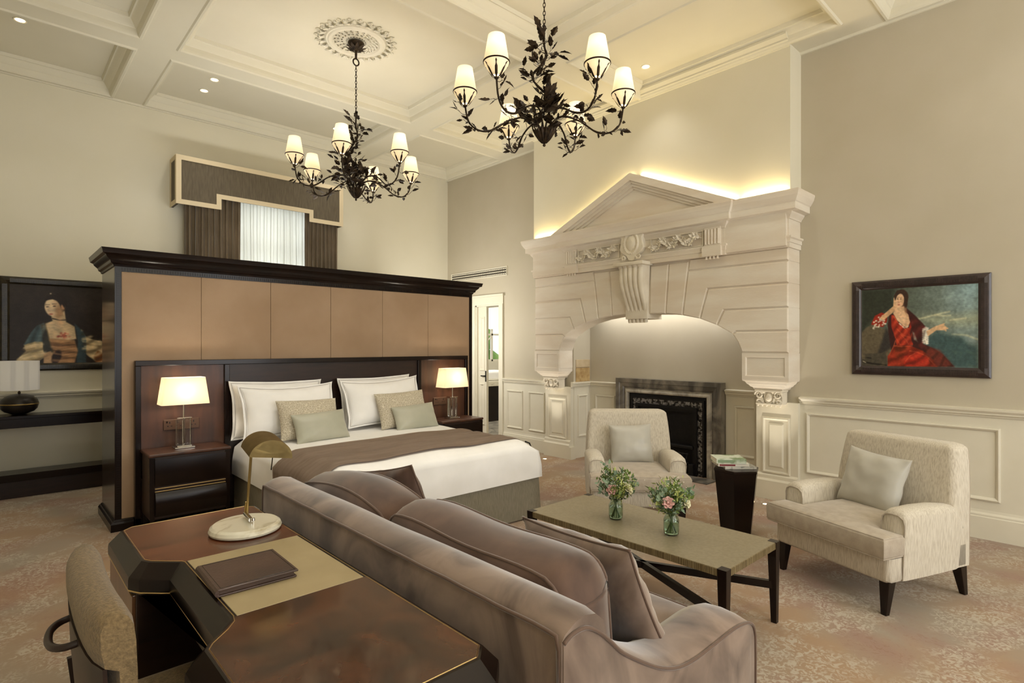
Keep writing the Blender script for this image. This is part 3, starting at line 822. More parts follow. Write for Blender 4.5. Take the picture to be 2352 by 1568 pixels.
# pediment: raking cornices and tympanum
def rake(s):
    b = B(); yA, zA = YM - s * 1.20, 2.906; yB, zB = YM, 3.43
    L = math.hypot(yB - yA, zB - zA); ny, nz = -(zB - zA) / L * (1 if s > 0 else -1), abs(yB - yA) / L
    steps = [(0, .075, 5.235), (.075, .10, 5.262), (.10, .13, 5.285), (.13, .155, 5.31)]
    for a, c, x in steps:
        def off(d):
            k = d / nz
            y_ = yA + s * (k / math.tan(math.asin((zB - zA) / L)))
            return [(y_, zA), (yB, zB - k)]
        p0 = off(a); p1 = off(c)
        prism(b, [p0[0], p0[1], p1[1], p1[0]], x, 5.375, 'x')
    return obj('raking_cornice', b, M_stone, cp)
rake(1); rake(-1)
b = B(); prism(b, [(YM - 1.12, 2.9), (YM + 1.12, 2.9), (YM, 3.40)], 5.335, 5.372, 'x'); obj('tympanum', b, M_stone, cp)
# cartouche
b = B(); cx_ = bx - .05; cz = 2.64; cyy = YM + .01
sh = [(0, .19), (.06, .185), (.085, .165), (.13, .185), (.175, .17), (.165, .11), (.14, .07), (.15, .0), (.165, -.05), (.12, -.10), (.07, -.13), (.04, -.18), (.0, -.19)]
shp = [(cyy + a, cz + z) for a, z in sh] + [(cyy - a, cz + z) for a, z in sh[::-1][1:-1]]
prism(b, shp, cx_ - .02, bx, 'x', bev=.01)
lathe(b, [(.075, 0), (.085, .012), (.098, .016), (.108, .01), (.112, 0)], 28, M=T(cx_ - .02, cyy, cz + .01) @ RY(-90) @ Matrix.Diagonal((1.2, .92, 1, 1)), cap=False)
lathe(b, [(0, .028), (.03, .025), (.055, .016), (.07, .004), (.075, 0)], 28, M=T(cx_ - .02, cyy, cz + .01) @ RY(-90) @ Matrix.Diagonal((1.2, .92, 1, 1)))
for s in (-1, 1):
    for (zz, rr, st) in ((.15, .045, 0), (-.145, .03, PI)):
        pts = [(cx_ - .03 + .004 * i / 4, cyy + s * (.10 + rr * (1 - i / 22) * math.cos(st + i / 22 * 3 * PI)), cz + zz + rr * (1 - i / 22) * math.sin(st + i / 22 * 3 * PI)) for i in range(22)]
        tube(b, pts, .011, 6)
    if 0: tube(b, smooth_path([(cx_ - .02, cyy + s * .14, cz + .12), (cx_ - .04, cyy + s * .185, cz + .14), (cx_ - .035, cyy + s * .17, cz + .04), (cx_ - .04, cyy + s * .185, cz - .06), (cx_ - .02, cyy + s * .13, cz - .09)], 5), .014, 6)
for k in range(26):
    a = 2 * PI * k / 26
    lathe(b, [(0, .006), (.005, .004), (.006, 0)], 6, M=T(cx_ - .034, cyy + .090 * math.cos(a), cz + .01 + .122 * math.sin(a)) @ RY(-90))
for s in (-1, 1):
    for k in range(3): leaf_shape(b, orient((cx_ - .02, cyy + s * .02, cz + .16), (-.2, s * (.3 + k * .5), .5 - k * .1), (-1, 0, 0)), .08, .018, -.3, .3, nseg=7)
obj('cartouche', b, M_stone_l, cp)
# keystone console, fluted, S-curved
b = B(); N = 22; m_ = 41; rows = []
for j in range(N + 1):
    t = j / N; z = 2.395 - t * .62; hw = .165 - .035 * t
    out = .13 - .10 * t + .035 * math.sin(t * PI * 1.6) + (.03 if t < .04 else 0)
    row = [b.verts.new((FX - .0, YM - hw, z))]
    for i in range(m_):
        u = -1 + 2 * i / (m_ - 1)
        fl = .018 * abs(math.sin((u + 1) * PI * 2.5)) ** .6 - .008
        lobe = .02 * (1 - t) * (1 - u * u)
        row.append(b.verts.new((FX - out - fl - lobe, YM + u * hw, z - .02 * abs(math.sin((u + 1) * PI * 2.5)) * (t > .9) - (.015 * (1 - abs(math.sin((u + 1) * PI * 2.5))) if t > .95 else 0))))
    row.append(b.verts.new((FX, YM + hw, z))); rows.append(row)
for A, C in zip(rows, rows[1:]):
    for i in range(len(A) - 1): b.faces.new((A[i], A[i + 1], C[i + 1], C[i]))
b.faces.new(rows[-1]); b.faces.new(rows[0])
rbox(b, FX - .20, FX, YM - .20, YM + .20, 2.39, 2.43, .008); rbox(b, FX - .03, XW, YM - .145, YM + .145, 1.80, 2.40, .004)
obj('keystone_console', b, M_stone_l, cp, smooth=True, angle=30)
rebase(cp, (XW, YM, 0))
# concealed light strips on the cornice and behind the pediment
LEDC = (1.0, .80, .42)
for s in (-1, 1):
    b = B(); y0, y1 = YM + s * 1.22, YM + s * 1.64
    box(b, 5.37, 5.385, min(y0, y1), max(y0, y1), 2.906, 2.912); tag(obj('light_strip', b, M_led), 'hidden warm light strip on the %s end of the stone cornice' % ('window' if s > 0 else 'painting'), 'light')
    light('cove_light', 'AREA', (5.372, (y0 + y1) / 2, 2.925), 1.6, LEDC, (R(180), 0, R(90)), shape='RECTANGLE', size=.42, size_y=.02)
    # along the rake
    a = math.atan2(.524, 1.2); L = math.hypot(1.2, .524)
    my, mz = YM + s * .60, 2.906 + .262 + .012
    light('cove_light', 'AREA', (5.388, my, mz), 5, LEDC, (R(180) + (a if s < 0 else -a), 0, 0), shape='RECTANGLE', size=.018, size_y=L * .93)
# ---------------------------------------------------------------- marble fireplace in the recess
fp = thing('fireplace', 'grey veined marble fireplace with black cast iron insert', 'fireplace')
b = B(); fx = 6.0 - .008; y0, y1, z1 = 2.965, 4.39, 1.085
prof = [(0, 0), (0, .10), (.05, .10), (.06, .09), (.10, .085), (.115, .07), (.125, .07)]
prof2 = [(.125, .07), (.135, .085), (.155, .10), (.17, .10), (.178, .09), (.185, .03), (.185, 0)]
def surround(prof, m, nm):
    b = B(); rings = []
    for ins, h in prof:
        x = fx - h
        rings.append([b.verts.new((x, y0 + ins, 0.001)), b.verts.new((x, y0 + ins, z1 - ins)), b.verts.new((x, y1 - ins, z1 - ins)), b.verts.new((x, y1 - ins, 0.001))])
    for A, C in zip(rings, rings[1:]):
        for i in range(3): b.faces.new((A[i], A[i + 1], C[i + 1], C[i]))
    return obj(nm, b, m, fp)
surround(prof, M_gmarble, 'outer_surround'); surround(prof2, M_gmarble_l, 'inner_surround')
iy0, iy1, iz = y0 + .185, y1 - .185, z1 - .185
b = B()
# iron insert frame
def ring3(bm, a, c, x0, x1, zt):
    """U frame between inset a and c"""
    box(bm, x0, x1, iy0 + a, iy0 + c, .001, zt - a); box(bm, x0, x1, iy1 - c, iy1 - a, .001, zt - a); box(bm, x0, x1, iy0 + c, iy1 - c, zt - c, zt - a)
ring3(b, 0, .03, fx - .06, fx, iz); ring3(b, .03, .055, fx - .075, fx, iz); ring3(b, .115, .15, fx - .09, fx - .005, iz); ring3(b, .15, .18, fx - .07, fx, iz)
box(b, fx - .003, fx, iy0 + .15, iy1 - .15, .001, iz - .15)
obj('iron_insert', b, M_black, fp)
b = B(); ring3(b, .055, .115, fx - .065, fx - .001, iz); ins = obj('engraved_band', b, M_steel, fp)
b = B(); random.seed(8)
def deco(p):
    for k in range(3):
        a = random.uniform(0, 6.3); leaf_shape(b, orient(p, (-.2, math.cos(a), math.sin(a)), (-1, 0, 0)), .028, .009, -.3, nseg=5)
for i in range(20):
    z = .04 + i * (iz - .12) / 20
    deco((fx - .068, iy0 + .085, z)); deco((fx - .068, iy1 - .085, z))
for i in range(24): deco((fx - .068, iy0 + .09 + i * (iy1 - iy0 - .18) / 23, iz - .085))
obj('scroll_relief', b, M_steel, ins)
b = B()
box(b, fx - .12, fx - .02, iy0 + .2, iy1 - .2, .10, .115)
for i in range(13):
    y = iy0 + .22 + i * (iy1 - iy0 - .44) / 12
    tube(b, smooth_path([(fx - .05, y, .11), (fx - .12, y, .13), (fx - .13, y, .2), (fx - .11, y, .26)], 3), .006, 6)
for z in (.15, .25): tube(b, [(fx - .125, iy0 + .2, z), (fx - .125, iy1 - .2, z)], .008, 6)
rbox(b, fx - .10, fx - .02, iy0 + .16, iy1 - .16, .30, .34, .01); rbox(b, fx - .13, fx - .0, iy0 + .14, iy0 + .2, .001, .14, .01); rbox(b, fx - .13, fx, iy1 - .2, iy1 - .14, .001, .14, .01)
obj('fire_grate', b, M_black, fp)
rebase(fp, (6.0, 3.68, 0))
b = B(); rbox(b, 5.64, fx - .13, 3.0, 4.36, .0005, .012, .004); tag(obj('hearth_slab', b, M_gmarble), 'flat grey marble hearth slab on the floor before the black fireplace', 'hearth')

light('recess_fill_light', 'AREA', (5.84, 3.7, 1.97), 9, SOFTW, (0, 0, 0), shape='RECTANGLE', size=.2, size_y=2.0)  # added light with no visible fitting, brightens the fireplace recess
# ---------------------------------------------------------------- recessed lamps
OUTL = 'added unseen ceiling downlight, brightening the room from out of view'; OUTG = 'added unseen downlights'
def downlight(x, y, label, e=14, tilt=(0, 0)):
    t = thing('downlight', label, 'light', (x, y, ZC), 0, 'recessed downlights in the coffers')
    b = B(); lathe(b, [(.036, -.001), (.046, -.006), (.052, -.003), (.053, 0)], 24, cap=False); obj('trim_ring', b, M_white, t, smooth=True)
    b = B(); lathe(b, [(0, -.002), (.036, -.002)], 20, cap=False); obj('lens', b, M_bulb, t)
    light('downlight_beam', 'SPOT', (x, y, ZC - .02), e, SOFTW, (R(tilt[0]), R(tilt[1]), 0), spot_size=R(105), spot_blend=.9, shadow_soft_size=.08)
    return t
DL = [((.19, 6.70), 'recessed downlight in the far left ceiling corner coffer', 22), ((1.80, 6.75), 'farther of two neighbouring recessed downlights above the portrait side of the window', 22),
      ((1.79, 7.12), 'nearer to the window wall of two neighbouring recessed downlights', 12), ((3.41, 7.16), 'recessed downlight behind the farther chandelier near the window wall', 22),
      ((5.03, 3.36), 'recessed downlight beside the near chandelier, above the stone chimneypiece', 16)]
for (x, y), l, e in DL: downlight(x, y, l, e)
for x, y in ((1.8, 2.2), (3.4, 1.9), (1.8, .4), (3.4, .4), (5.0, .4), (.2, 2.6), (.2, .6), (2.5, -1.8), (.2, 4.9)): downlight(x, y, OUTL, 15)['group'] = OUTG  # downlights added out of view for more light
for x, y, tl_, e in ((1.50, 4.15, (0, 12), 45), (2.45, 3.40, (16, 0), 55), (1.55, 3.2, (14, 6), 30), (3.45, 2.95, (14, 8), 45), (4.35, 2.0, (0, 0), 30), (2.2, 1.0, (0, 0), 25)): downlight(x, y, OUTL, e, tl_)['group'] = OUTG  # further added ones, stronger, to light bed and seating from above
def uplight(x, y, label, e=5):
    t = thing('floor_uplight', label, 'light', (x, y, 0), 0, 'uplights recessed in the floor before the piers')
    b = B(); lathe(b, [(.022, .004), (.034, .004), (.037, .001)], 20, cap=False); obj('trim_ring', b, M_chrome, t, smooth=True)
    b = B(); lathe(b, [(0, .004), (.022, .004)], 16, cap=False); obj('lens', b, M_bulb, t)
    light('uplight_beam', 'SPOT', (x, y, .02), e, WARM, (R(180), R(-4), 0), spot_size=R(62), spot_blend=.7, shadow_soft_size=.02)
uplight(5.36, 2.26, 'small glowing floor uplight at the foot of the right pier', 40)
uplight(5.36, 5.14, 'small glowing floor uplight at the foot of the left pier', 40)
# ---------------------------------------------------------------- partition behind the bed
PXa, PXb, PY0, PY1 = .73, 4.42, 5.50, 6.20
pt = thing('room_divider', 'tall freestanding dark wood room divider with tan suede panels and heavy cornice', 'partition')
b = B(); rbox(b, PXa, PXb, PY0 + .015, PY1, .0, 2.16, .003); obj('carcass', b, mat('divider_end_wood', (58, 44, 28), .22, col2=(44, 33, 21), scale=3, stretch=(4, 4, .6), coat=.4), pt)
b = B()
box(b, PXa, PXa + .045, PY0, PY0 + .015, 0, 2.14); box(b, PXb - .045, PXb, PY0, PY0 + .015, 0, 2.14); box(b, PXa + .045, PXb - .045, PY0, PY0 + .015, 2.10, 2.14)
for i in range(104): 
    z = .12 + i * .019; box(b, PXa + .012, PXa + .036, PY0 - .005, PY0, z, z + .012); box(b, PXb - .036, PXb - .012, PY0 - .005, PY0, z, z + .012)
for i in range(190):
    x = PXa + .05 + i * .019; box(b, x, x + .012, PY0 - .005, PY0, 2.108, 2.132)
obj('reeded_border', b, M_dark2, pt)
xs_ = [.775, 1.36, 1.958, 2.56, 3.16, 3.76, 4.375]
for i in range(6):
    b = B(); rbox(b, xs_[i] + .001, xs_[i + 1] - .001, PY0 + .001, PY0 + .014, .09, 2.10, .004); obj('suede_panel', b, M_leather, pt)
b = B()
path = [(PXa, PY1, 0), (PXa, PY0, 0), (PXb, PY0, 0), (PXb, PY1, 0)]
cprof = [(-.02, 2.14), (.008, 2.14), (.012, 2.155), (.028, 2.165), (.034, 2.185), (.06, 2.21), (.066, 2.225), (.088, 2.235), (.094, 2.262), (.098, 2.275), (-.02, 2.275)]
sweep(b, path, cprof); box(b, PXa + .01, PXb - .01, PY0 + .01, PY1 - .002, 2.14, 2.273)
obj('cornice', b, M_dark2, pt, smooth=True, angle=25)
b = B(); sweep(b, path, [(-.01, 0), (.03, 0), (.03, .06), (.02, .075), (.012, .08), (.006, .09), (-.01, .09)]); obj('plinth', b, M_dark2, pt)
rebase(pt, ((PXa + PXb) / 2, (PY0 + PY1) / 2, 0))

# headboard
hb = thing('headboard', 'wide dark wood bed headboard of three framed panels in front of the tan divider', 'headboard')
hx = [.858, 1.55, 3.60, 4.30]; hy0, hy1, hz = 5.43, 5.498, 1.375
b = B()
for x0, x1 in ((.858, .90), (1.53, 1.575), (3.575, 3.62), (4.258, 4.30)): rbox(b, x0, x1, hy0, hy1 - .006, .002, hz - .045, .004)
rbox(b, .858, 4.30, hy0, hy1 - .006, hz - .045, hz, .004)
rbox(b, .858, 4.30, hy0, hy1 - .006, .002, .09, .004)
obj('frame', b, M_dark2, hb)
for x0, x1, m in ((.90, 1.53, M_woodp), (1.575, 3.575, M_dark), (3.62, 4.258, M_woodp)):
    b = B(); box(b, x0, x1, hy0 + .022, hy1 - .008, .09, hz - .045); obj('panel', b, m, hb)
rebase(hb, (2.579, 5.46, 0))

def socket(x, y, z, n, label):
    t = thing('wall_socket', label, 'socket', (x, y, z), 0, 'bronze sockets on the headboard')
    b = B(); rbox(b, 0, .09 * n, -.008, -.0, 0, .088, .003); obj('faceplate', b, M_socket, t)
    b = B()
    for k in range(n):
        c = .045 + .09 * k; box(b, c - .004, c + .004, -.0095, -.008, .055, .07); box(b, c - .018, c - .008, -.0095, -.008, .03, .036); box(b, c + .008, c + .018, -.0095, -.008, .03, .036)
    obj('slots', b, M_black, t)
    b = B(); rbox(b, .02, .03, -.013, -.008, .06, .075, .002); obj('switch', b, M_dark2, t)
yk = hy0 + .021
socket(1.06, yk, .785, 3, 'bronze triple socket plate on the headboard behind the left bedside lamp')
socket(3.80, yk, .80, 2, 'bronze socket plate on the headboard behind the right bedside lamp')

# nightstands
def nightstand(cx, label):
    t = thing('nightstand', label, 'nightstand', (cx, 5.265, 0), 0, 'nightstands on either side of the bed')
    w, d = .29, .16
    b = B(); rbox(b, -w, w, -d, d, .14, .625, .004); obj('carcass', b, M_dark, t)
    b = B(); rbox(b, -w - .008, w + .008, -d - .012, d, .625, .65, .008, 3); obj('top', b, M_woodp, t)
    for sx in (-1, 1):
        for sy in (-1, 1):
            b = B(); x = sx * (w - .018); y = sy * (d - .018)
            prism(b, [(-.02, .62), (.02, .62), (.014, 0), (-.014, 0)], y - .02, y + .02, 'y', M=T(x, 0, 0)); obj('leg', b, M_dark2, t)
    for z0, z1, bul in ((.395, .605, .006), (.165, .35, .02)):
        b = B(); N = 10; pr = [(-d - .004, z0)] + [(-d - .004 - bul - .004 * 0 - bul * math.sin(PI * k / N), z0 + (z1 - z0) * k / N) for k in range(N + 1)] + [(-d - .004, z1)]
        prism(b, [(y, z) for y, z in pr], -w + .035, w - .035, 'x'); obj('drawer', b, M_dark2, t, smooth=True, angle=40)
    b = B()
    for z in (.352, .375): rbox(b, -w + .035, w - .035, -d - .012, -d, z, z + .008, .002)
    obj('brass_inlay', b, M_gold, t)
    return t
nightstand(1.19, 'dark two-drawer nightstand with brass line on the near left side of the bed')
nightstand(3.97, 'dark nightstand on the far right side of the bed, by the doorway')

def bedside_lamp(cx, label):
    t = thing('bedside_lamp', label, 'lamp', (cx, 5.29, .65), 0, 'lit crystal bedside lamps')
    b = B(); rbox(b, -.075, .075, -.055, .055, .001, .012, .003); rbox(b, -.055, .055, -.04, .04, .012, .022, .003); obj('base', b, M_chrome, t)
    for k, (x, h) in enumerate(((-.028, .235), (.028, .245))):
        b = B(); rbox(b, x - .024, x + .024, -.03, .03, .024, h, .006, 2); obj('crystal_block', b, M_glass, t)
    b = B(); tube(b, [(0, 0, .245), (0, 0, .40)], .006, 10); tube(b, [(0, .0, .022), (0, 0, .245)], .004, 8); rbox(b, -.055, .055, -.034, .034, .245, .252, .002); lathe(b, [(.012, .37), (.014, .40), (.014, .43), (.004, .43)], 12); obj('stem', b, M_chrome, t)
    b = B(); vs = []
    for z, w, d in ((.365, .178, .095), (.585, .150, .078)):
        r = .02; ring = []
        for cxx, cyy, a0 in ((w - r, -d + r, -90), (w - r, d - r, 0), (-w + r, d - r, 90), (-w + r, -d + r, 180)):
            for k in range(5):
                a = R(a0 + 22.5 * k); ring.append(b.verts.new((cxx + r * math.cos(a), cyy + r * math.sin(a), z)))
        vs.append(ring)
    n = len(vs[0])
    for i in range(n): b.faces.new((vs[0][i], vs[0][(i + 1) % n], vs[1][(i + 1) % n], vs[1][i]))
    bmesh.ops.solidify(b, geom=b.faces[:], thickness=.002)
    obj('lamp_shade', b, M_shade_lit, t, smooth=True, angle=50)
    light('bedside_bulb', 'POINT', (cx, 5.29, .65 + .47), 4.5, WARM, shadow_soft_size=.04)
bedside_lamp(1.175, 'lit lamp with crystal base and cream shade on the left nightstand')
bedside_lamp(3.955, 'lit lamp with crystal base and cream shade on the right nightstand by the doorway')

# ---------------------------------------------------------------- bed
bed = thing('bed', 'king size bed with white linen and taupe valance against the dark headboard', 'bed')
bx0, bx1, by0, by1 = 1.61, 3.545, 3.475, 5.42
# valance
b = B(); N = 60
def ringpts(off, z, wob):
    P_ = []; segs = [((bx0, by1), (bx0, by0)), ((bx0, by0), (bx1, by0)), ((bx1, by0), (bx1, by1))]
    for (a, c) in segs:
        for k in range(40):
            t = k / 40; x = a[0] + (c[0] - a[0]) * t; y = a[1] + (c[1] - a[1]) * t
            nx, ny = (c[1] - a[1]), -(c[0] - a[0]); l = math.hypot(nx, ny); nx, ny = -nx / l, -ny / l
            w = wob * noise.noise(Vector((x * 3, y * 3, 0)))
            P_.append((x - nx * -1 * (off + w) * 1, y - ny * -1 * (off + w), z))
    P_.append((bx1, by1, z)); return P_
rr = []
for z, off, wob in ((.40, 0, 0), (.37, .002, 0), (.2, -.006, .012), (.012, -.01, .03)):
    rr.append([b.verts.new(p) for p in ringpts(off, z, wob)])
for A, C in zip(rr, rr[1:]):
    for i in range(len(A) - 1): b.faces.new((A[i], A[i + 1], C[i + 1], C[i]))
bmesh.ops.solidify(b, geom=b.faces[:], thickness=.006)
obj('valance', b, M_skirt, bed, smooth=True)
b = B(); rbox(b, bx0 + .02, bx1 - .02, by0 + .02, by1, .03, .38, .02); obj('base', b, M_skirt, bed)
# duvet
def bedtop(x, y):
    u = (x - (bx0 + bx1) / 2) / ((bx1 - bx0) / 2); v = (y - by0) / (by1 - by0)
    e = min(1, (1 - abs(u)) / .16); e = math.sin(max(0, e) * PI / 2)
    f = math.sin(min(1, v / .07) * PI / 2)
    h = .585 + .085 * e * (.55 + .45 * f) + .012 * noise.noise(Vector((x * 2.2, y * 2.2, 1))) * e * f
    return h + .015 * (f - 1)
b = B(); nx_, ny_ = 60, 60; G = []
for i in range(nx_ + 1):
    row = []
    for j in range(ny_ + 1):
        x = bx0 + (bx1 - bx0) * i / nx_; y = by0 + (by1 - by0) * j / ny_
        u = abs(2 * i / nx_ - 1)
        row.append(b.verts.new((x, y, bedtop(x, y))))
    G.append(row)
for i in range(nx_):
    for j in range(ny_): b.faces.new((G[i][j], G[i + 1][j], G[i + 1][j + 1], G[i][j + 1]))
edge = [G[0][j] for j in range(ny_, 0, -1)] + [G[i][0] for i in range(nx_)] + [G[nx_][j] for j in range(0, ny_ + 1)]
prev = edge
nE = len(edge)
for k in range(1, 9):
    t = k / 8; cur = []
    for q, v in enumerate(edge):
        x, y = v.co.x, v.co.y
        ox = -1 if x < bx0 + 1e-4 else (1 if x > bx1 - 1e-4 else 0); oy = -1 if y < by0 + 1e-4 else 0
        bul = .022 * math.sin(min(1, t * 1.4) * PI / 2) + .006 * noise.noise(Vector((x * 4, y * 4, t * 2)))
        zb = .345 + (.0 if oy else .0)
        cur.append(b.verts.new((x + ox * bul, y + oy * bul, v.co.z + (zb - v.co.z) * t)))
    for q in range(nE - 1): b.faces.new((prev[q], prev[q + 1], cur[q + 1], cur[q]))
    prev = cur
obj('duvet', b, M_linen, bed, smooth=True, angle=0)
rebase(bed, ((bx0 + bx1) / 2, (by0 + by1) / 2, 0))
# throw across the foot
b = B(); rows = []; n1 = 80; m1 = 26
Ltop = bx1 - bx0; dropR, dropL = .34, .26; tot = dropL + Ltop + dropR + .06
for j in range(m1 + 1):
    v = j / m1; row = []
    for i in range(n1 + 1):
        s = -dropL + (tot - .06) * i / n1
        yN = 3.60 + .03 * math.sin(i / n1 * PI); yF = 4.36 + .10 * math.sin(i / n1 * PI)
        y = yN + (yF - yN) * v + .006 * math.sin(i * .5 + j)
        fold = .008 * math.sin(v * 17 + i * .06) + .005 * math.sin(v * 31 - i * .11)
        if s < 0: x = bx0 - .034 - .01 * math.sin(v * 9); z = bedtop(bx0 + .001, y) + s - .012
        elif s > Ltop: x = bx1 + .034 + .012 * math.sin(v * 9); z = bedtop(bx1 - .001, y) - (s - Ltop) - .012
        else:
            x = bx0 + s; ee = min(s, Ltop - s); x += (-1 if s < Ltop / 2 else 1) * .034 * max(0, 1 - ee / .05)
            z = bedtop(bx0 + s, y) + .012 + fold * .6 - .02 * max(0, 1 - ee / .03) ** 2
        row.append(b.verts.new((x, y, z)))
    rows.append(row)
for j in range(m1):
    for i in range(n1): b.faces.new((rows[j][i], rows[j][i + 1], rows[j + 1][i + 1], rows[j + 1][i]))
bmesh.ops.solidify(b, geom=b.faces[:], thickness=.01)
th_ = obj('throw_blanket', b, M_runner, smooth=True, angle=60); tag(th_, 'brown throw blanket laid across the foot of the white bed', 'throw')
b = B(); tube(b, [rows_v for rows_v in [(v.x, v.y, v.z) for v in [Vector(p) for p in []]]] or [(bx1 + .045, 3.62, .27), (bx1 + .047, 3.62, .45), (bx1 + .047, 3.62, .58), (bx1 + .03, 3.62, .615), (bx1 - .02, 3.625, .635)], .006, 6); obj('dark_binding', b, M_black, th_)

# pillows
def put_pillow(name, w, h, t, M, m, label, cat, group=None, seed=0, pipe=None, border=None, pinch=.06, **k):
    bm, edge = pillow(w, h, t, seed=seed, pinch=pinch, **k); xform(bm, M)
    o = obj(name, bm, m, smooth=True, angle=0); tag(o, label, cat, group)
    if pipe:
        b = B(); tube(b, [M @ p for p in edge[::2]], pipe[0], 6, closed=True); obj('piping', b, pipe[1], o, smooth=True, angle=0)
    if border:
        # flat oxford border and stitched line
        b = B()
        E = [p for p in edge]; n = len(E); out = []; c = []
        for p in E: out.append(Vector((p.x * (1 + .075 * .9), 0, p.z * (1 + .11 * .9))))
        for s, y in ((1, .004), (-1, -.004)):
            A = [b.verts.new(M @ Vector((p.x * .96, y, p.z * .94))) for p in E]; C = [b.verts.new(M @ Vector((p.x, y * .8 + .006 * math.sin(i * .7), p.z))) for i, p in enumerate(out)]
            for i in range(n): b.faces.new((A[i], A[(i + 1) % n], C[(i + 1) % n], C[i]))
            if s == 1: c0 = C
            else:
                for i in range(n): b.faces.new((c0[i], c0[(i + 1) % n], C[(i + 1) % n], C[i]))
        obj('border', b, m, o, smooth=True)
        b = B(); tube(b, [M @ Vector((p.x * 1.015, -.0065, p.z * 1.02)) for p in E[::2]], .0016, 4, closed=True); obj('stitched_line', b, M_stitch, o)
    return o
def lean(x, y, z, tilt, rz=0, roll=0): return T(x, y, z) @ RZ(rz) @ RX(-tilt) @ RY(roll)
G1 = 'white pillows against the headboard'
put_pillow('pillow', .80, .48, .17, lean(1.97, 5.33, .915, 12, 0, 1), M_linen, 'white pillow at the back, mostly hidden by the left front pillow', 'pillow', G1, 3, border=True)
put_pillow('pillow', .80, .48, .17, lean(3.0, 5.33, .915, 12, 0, -1), M_linen, 'white pillow at the back, hidden by the right front pillow', 'pillow', G1, 5, border=True)
put_pillow('pillow', .82, .44, .19, lean(2.0, 5.12, .92, 20, 1, 0), M_linen, 'large white bordered pillow standing on the left half of the bed', 'pillow', G1, 7, border=True, sag=.02)
put_pillow('pillow', .82, .44, .19, lean(2.96, 5.12, .935, 20, -2, -2), M_linen, 'large white bordered pillow standing on the right half of the bed', 'pillow', G1, 9, border=True, sag=.02)
G2 = 'patterned cushions on the bed'
put_pillow('patterned_cushion', .56, .36, .15, lean(2.09, 4.92, .845, 22, 2, 1), M_pattern, 'beige swirl-patterned cushion leaning on the left white pillow', 'cushion', G2, 11, wrinkle=.004)
put_pillow('patterned_cushion', .56, .37, .15, lean(3.06, 4.93, .855, 22, -2, -2), M_pattern, 'beige swirl-patterned cushion leaning on the right white pillow', 'cushion', G2, 13, wrinkle=.004)
G3 = 'small satin bolsters on the bed'
put_pillow('satin_cushion', .50, .27, .14, lean(2.14, 4.79, .785, 24, 3, -2), M_satin_g, 'small sage satin oblong cushion in front, on the left side of the bed', 'cushion', G3, 15)
put_pillow('satin_cushion', .48, .26, .14, lean(3.12, 4.79, .785, 24, -3, -3), M_satin_g, 'small sage satin oblong cushion in front, on the right side of the bed', 'cushion', G3, 17)

# ---------------------------------------------------------------- console table, lamp on it
cs = thing('console_table', 'long dark console table with low shelf under the portrait at the window wall', 'console')
b = B(); rbox(b, -.5, 1.62, 7.30, 7.60, .78, .81, .003); obj('top', b, M_dark2, cs)
b = B(); rbox(b, -.48, 1.60, 7.315, 7.58, .69, .78, .002); obj('apron', b, M_dark2, cs)
b = B(); rbox(b, -.48, 1.60, 7.31, 7.6, .17, .24, .003); obj('shelf', b, M_dark2, cs)
b = B(); rbox(b, -.46, 1.58, 7.36, 7.6, .001, .17, .003); obj('plinth', b, M_dark, cs)
for x in (-.49, 1.55):
    b = B(); rbox(b, x, x + .06, 7.32, 7.58, .24, .69, .003); obj('leg', b, M_dark2, cs)
rebase(cs, (.56, 7.45, 0))
tl = thing('table_lamp', 'unlit lamp with white drum shade and squat dark round base on the console', 'lamp', (.205, 7.47, .81))
b = B(); lathe(b, [(.04, .001), (.055, .003), (.07, .012), (.115, .03), (.142, .06), (.152, .1), (.152, .103), (.148, .107), (.152, .111), (.152, .115), (.14, .15), (.11, .18), (.06, .2), (.02, .207), (.006, .21), (0, .21)], 40); obj('base', b, M_lampb, tl, smooth=True, angle=40)
b = B(); lathe(b, [(.153, .1), (.156, .104), (.153, .112)], 40, cap=False); obj('brass_band', b, M_brass, tl, smooth=True)
b = B(); tube(b, [(0, 0, .205), (0, 0, .4)], .006); lathe(b, [(.01, .205), (.012, .22), (.006, .235)], 12); obj('stem', b, M_iron, tl)
b = B(); lathe(b, [(.158, .245), (.158, .535)], 48, cap=False); bmesh.ops.solidify(b, geom=b.faces[:], thickness=.003); obj('lamp_shade', b, M_shade_off, tl, smooth=True, angle=60)

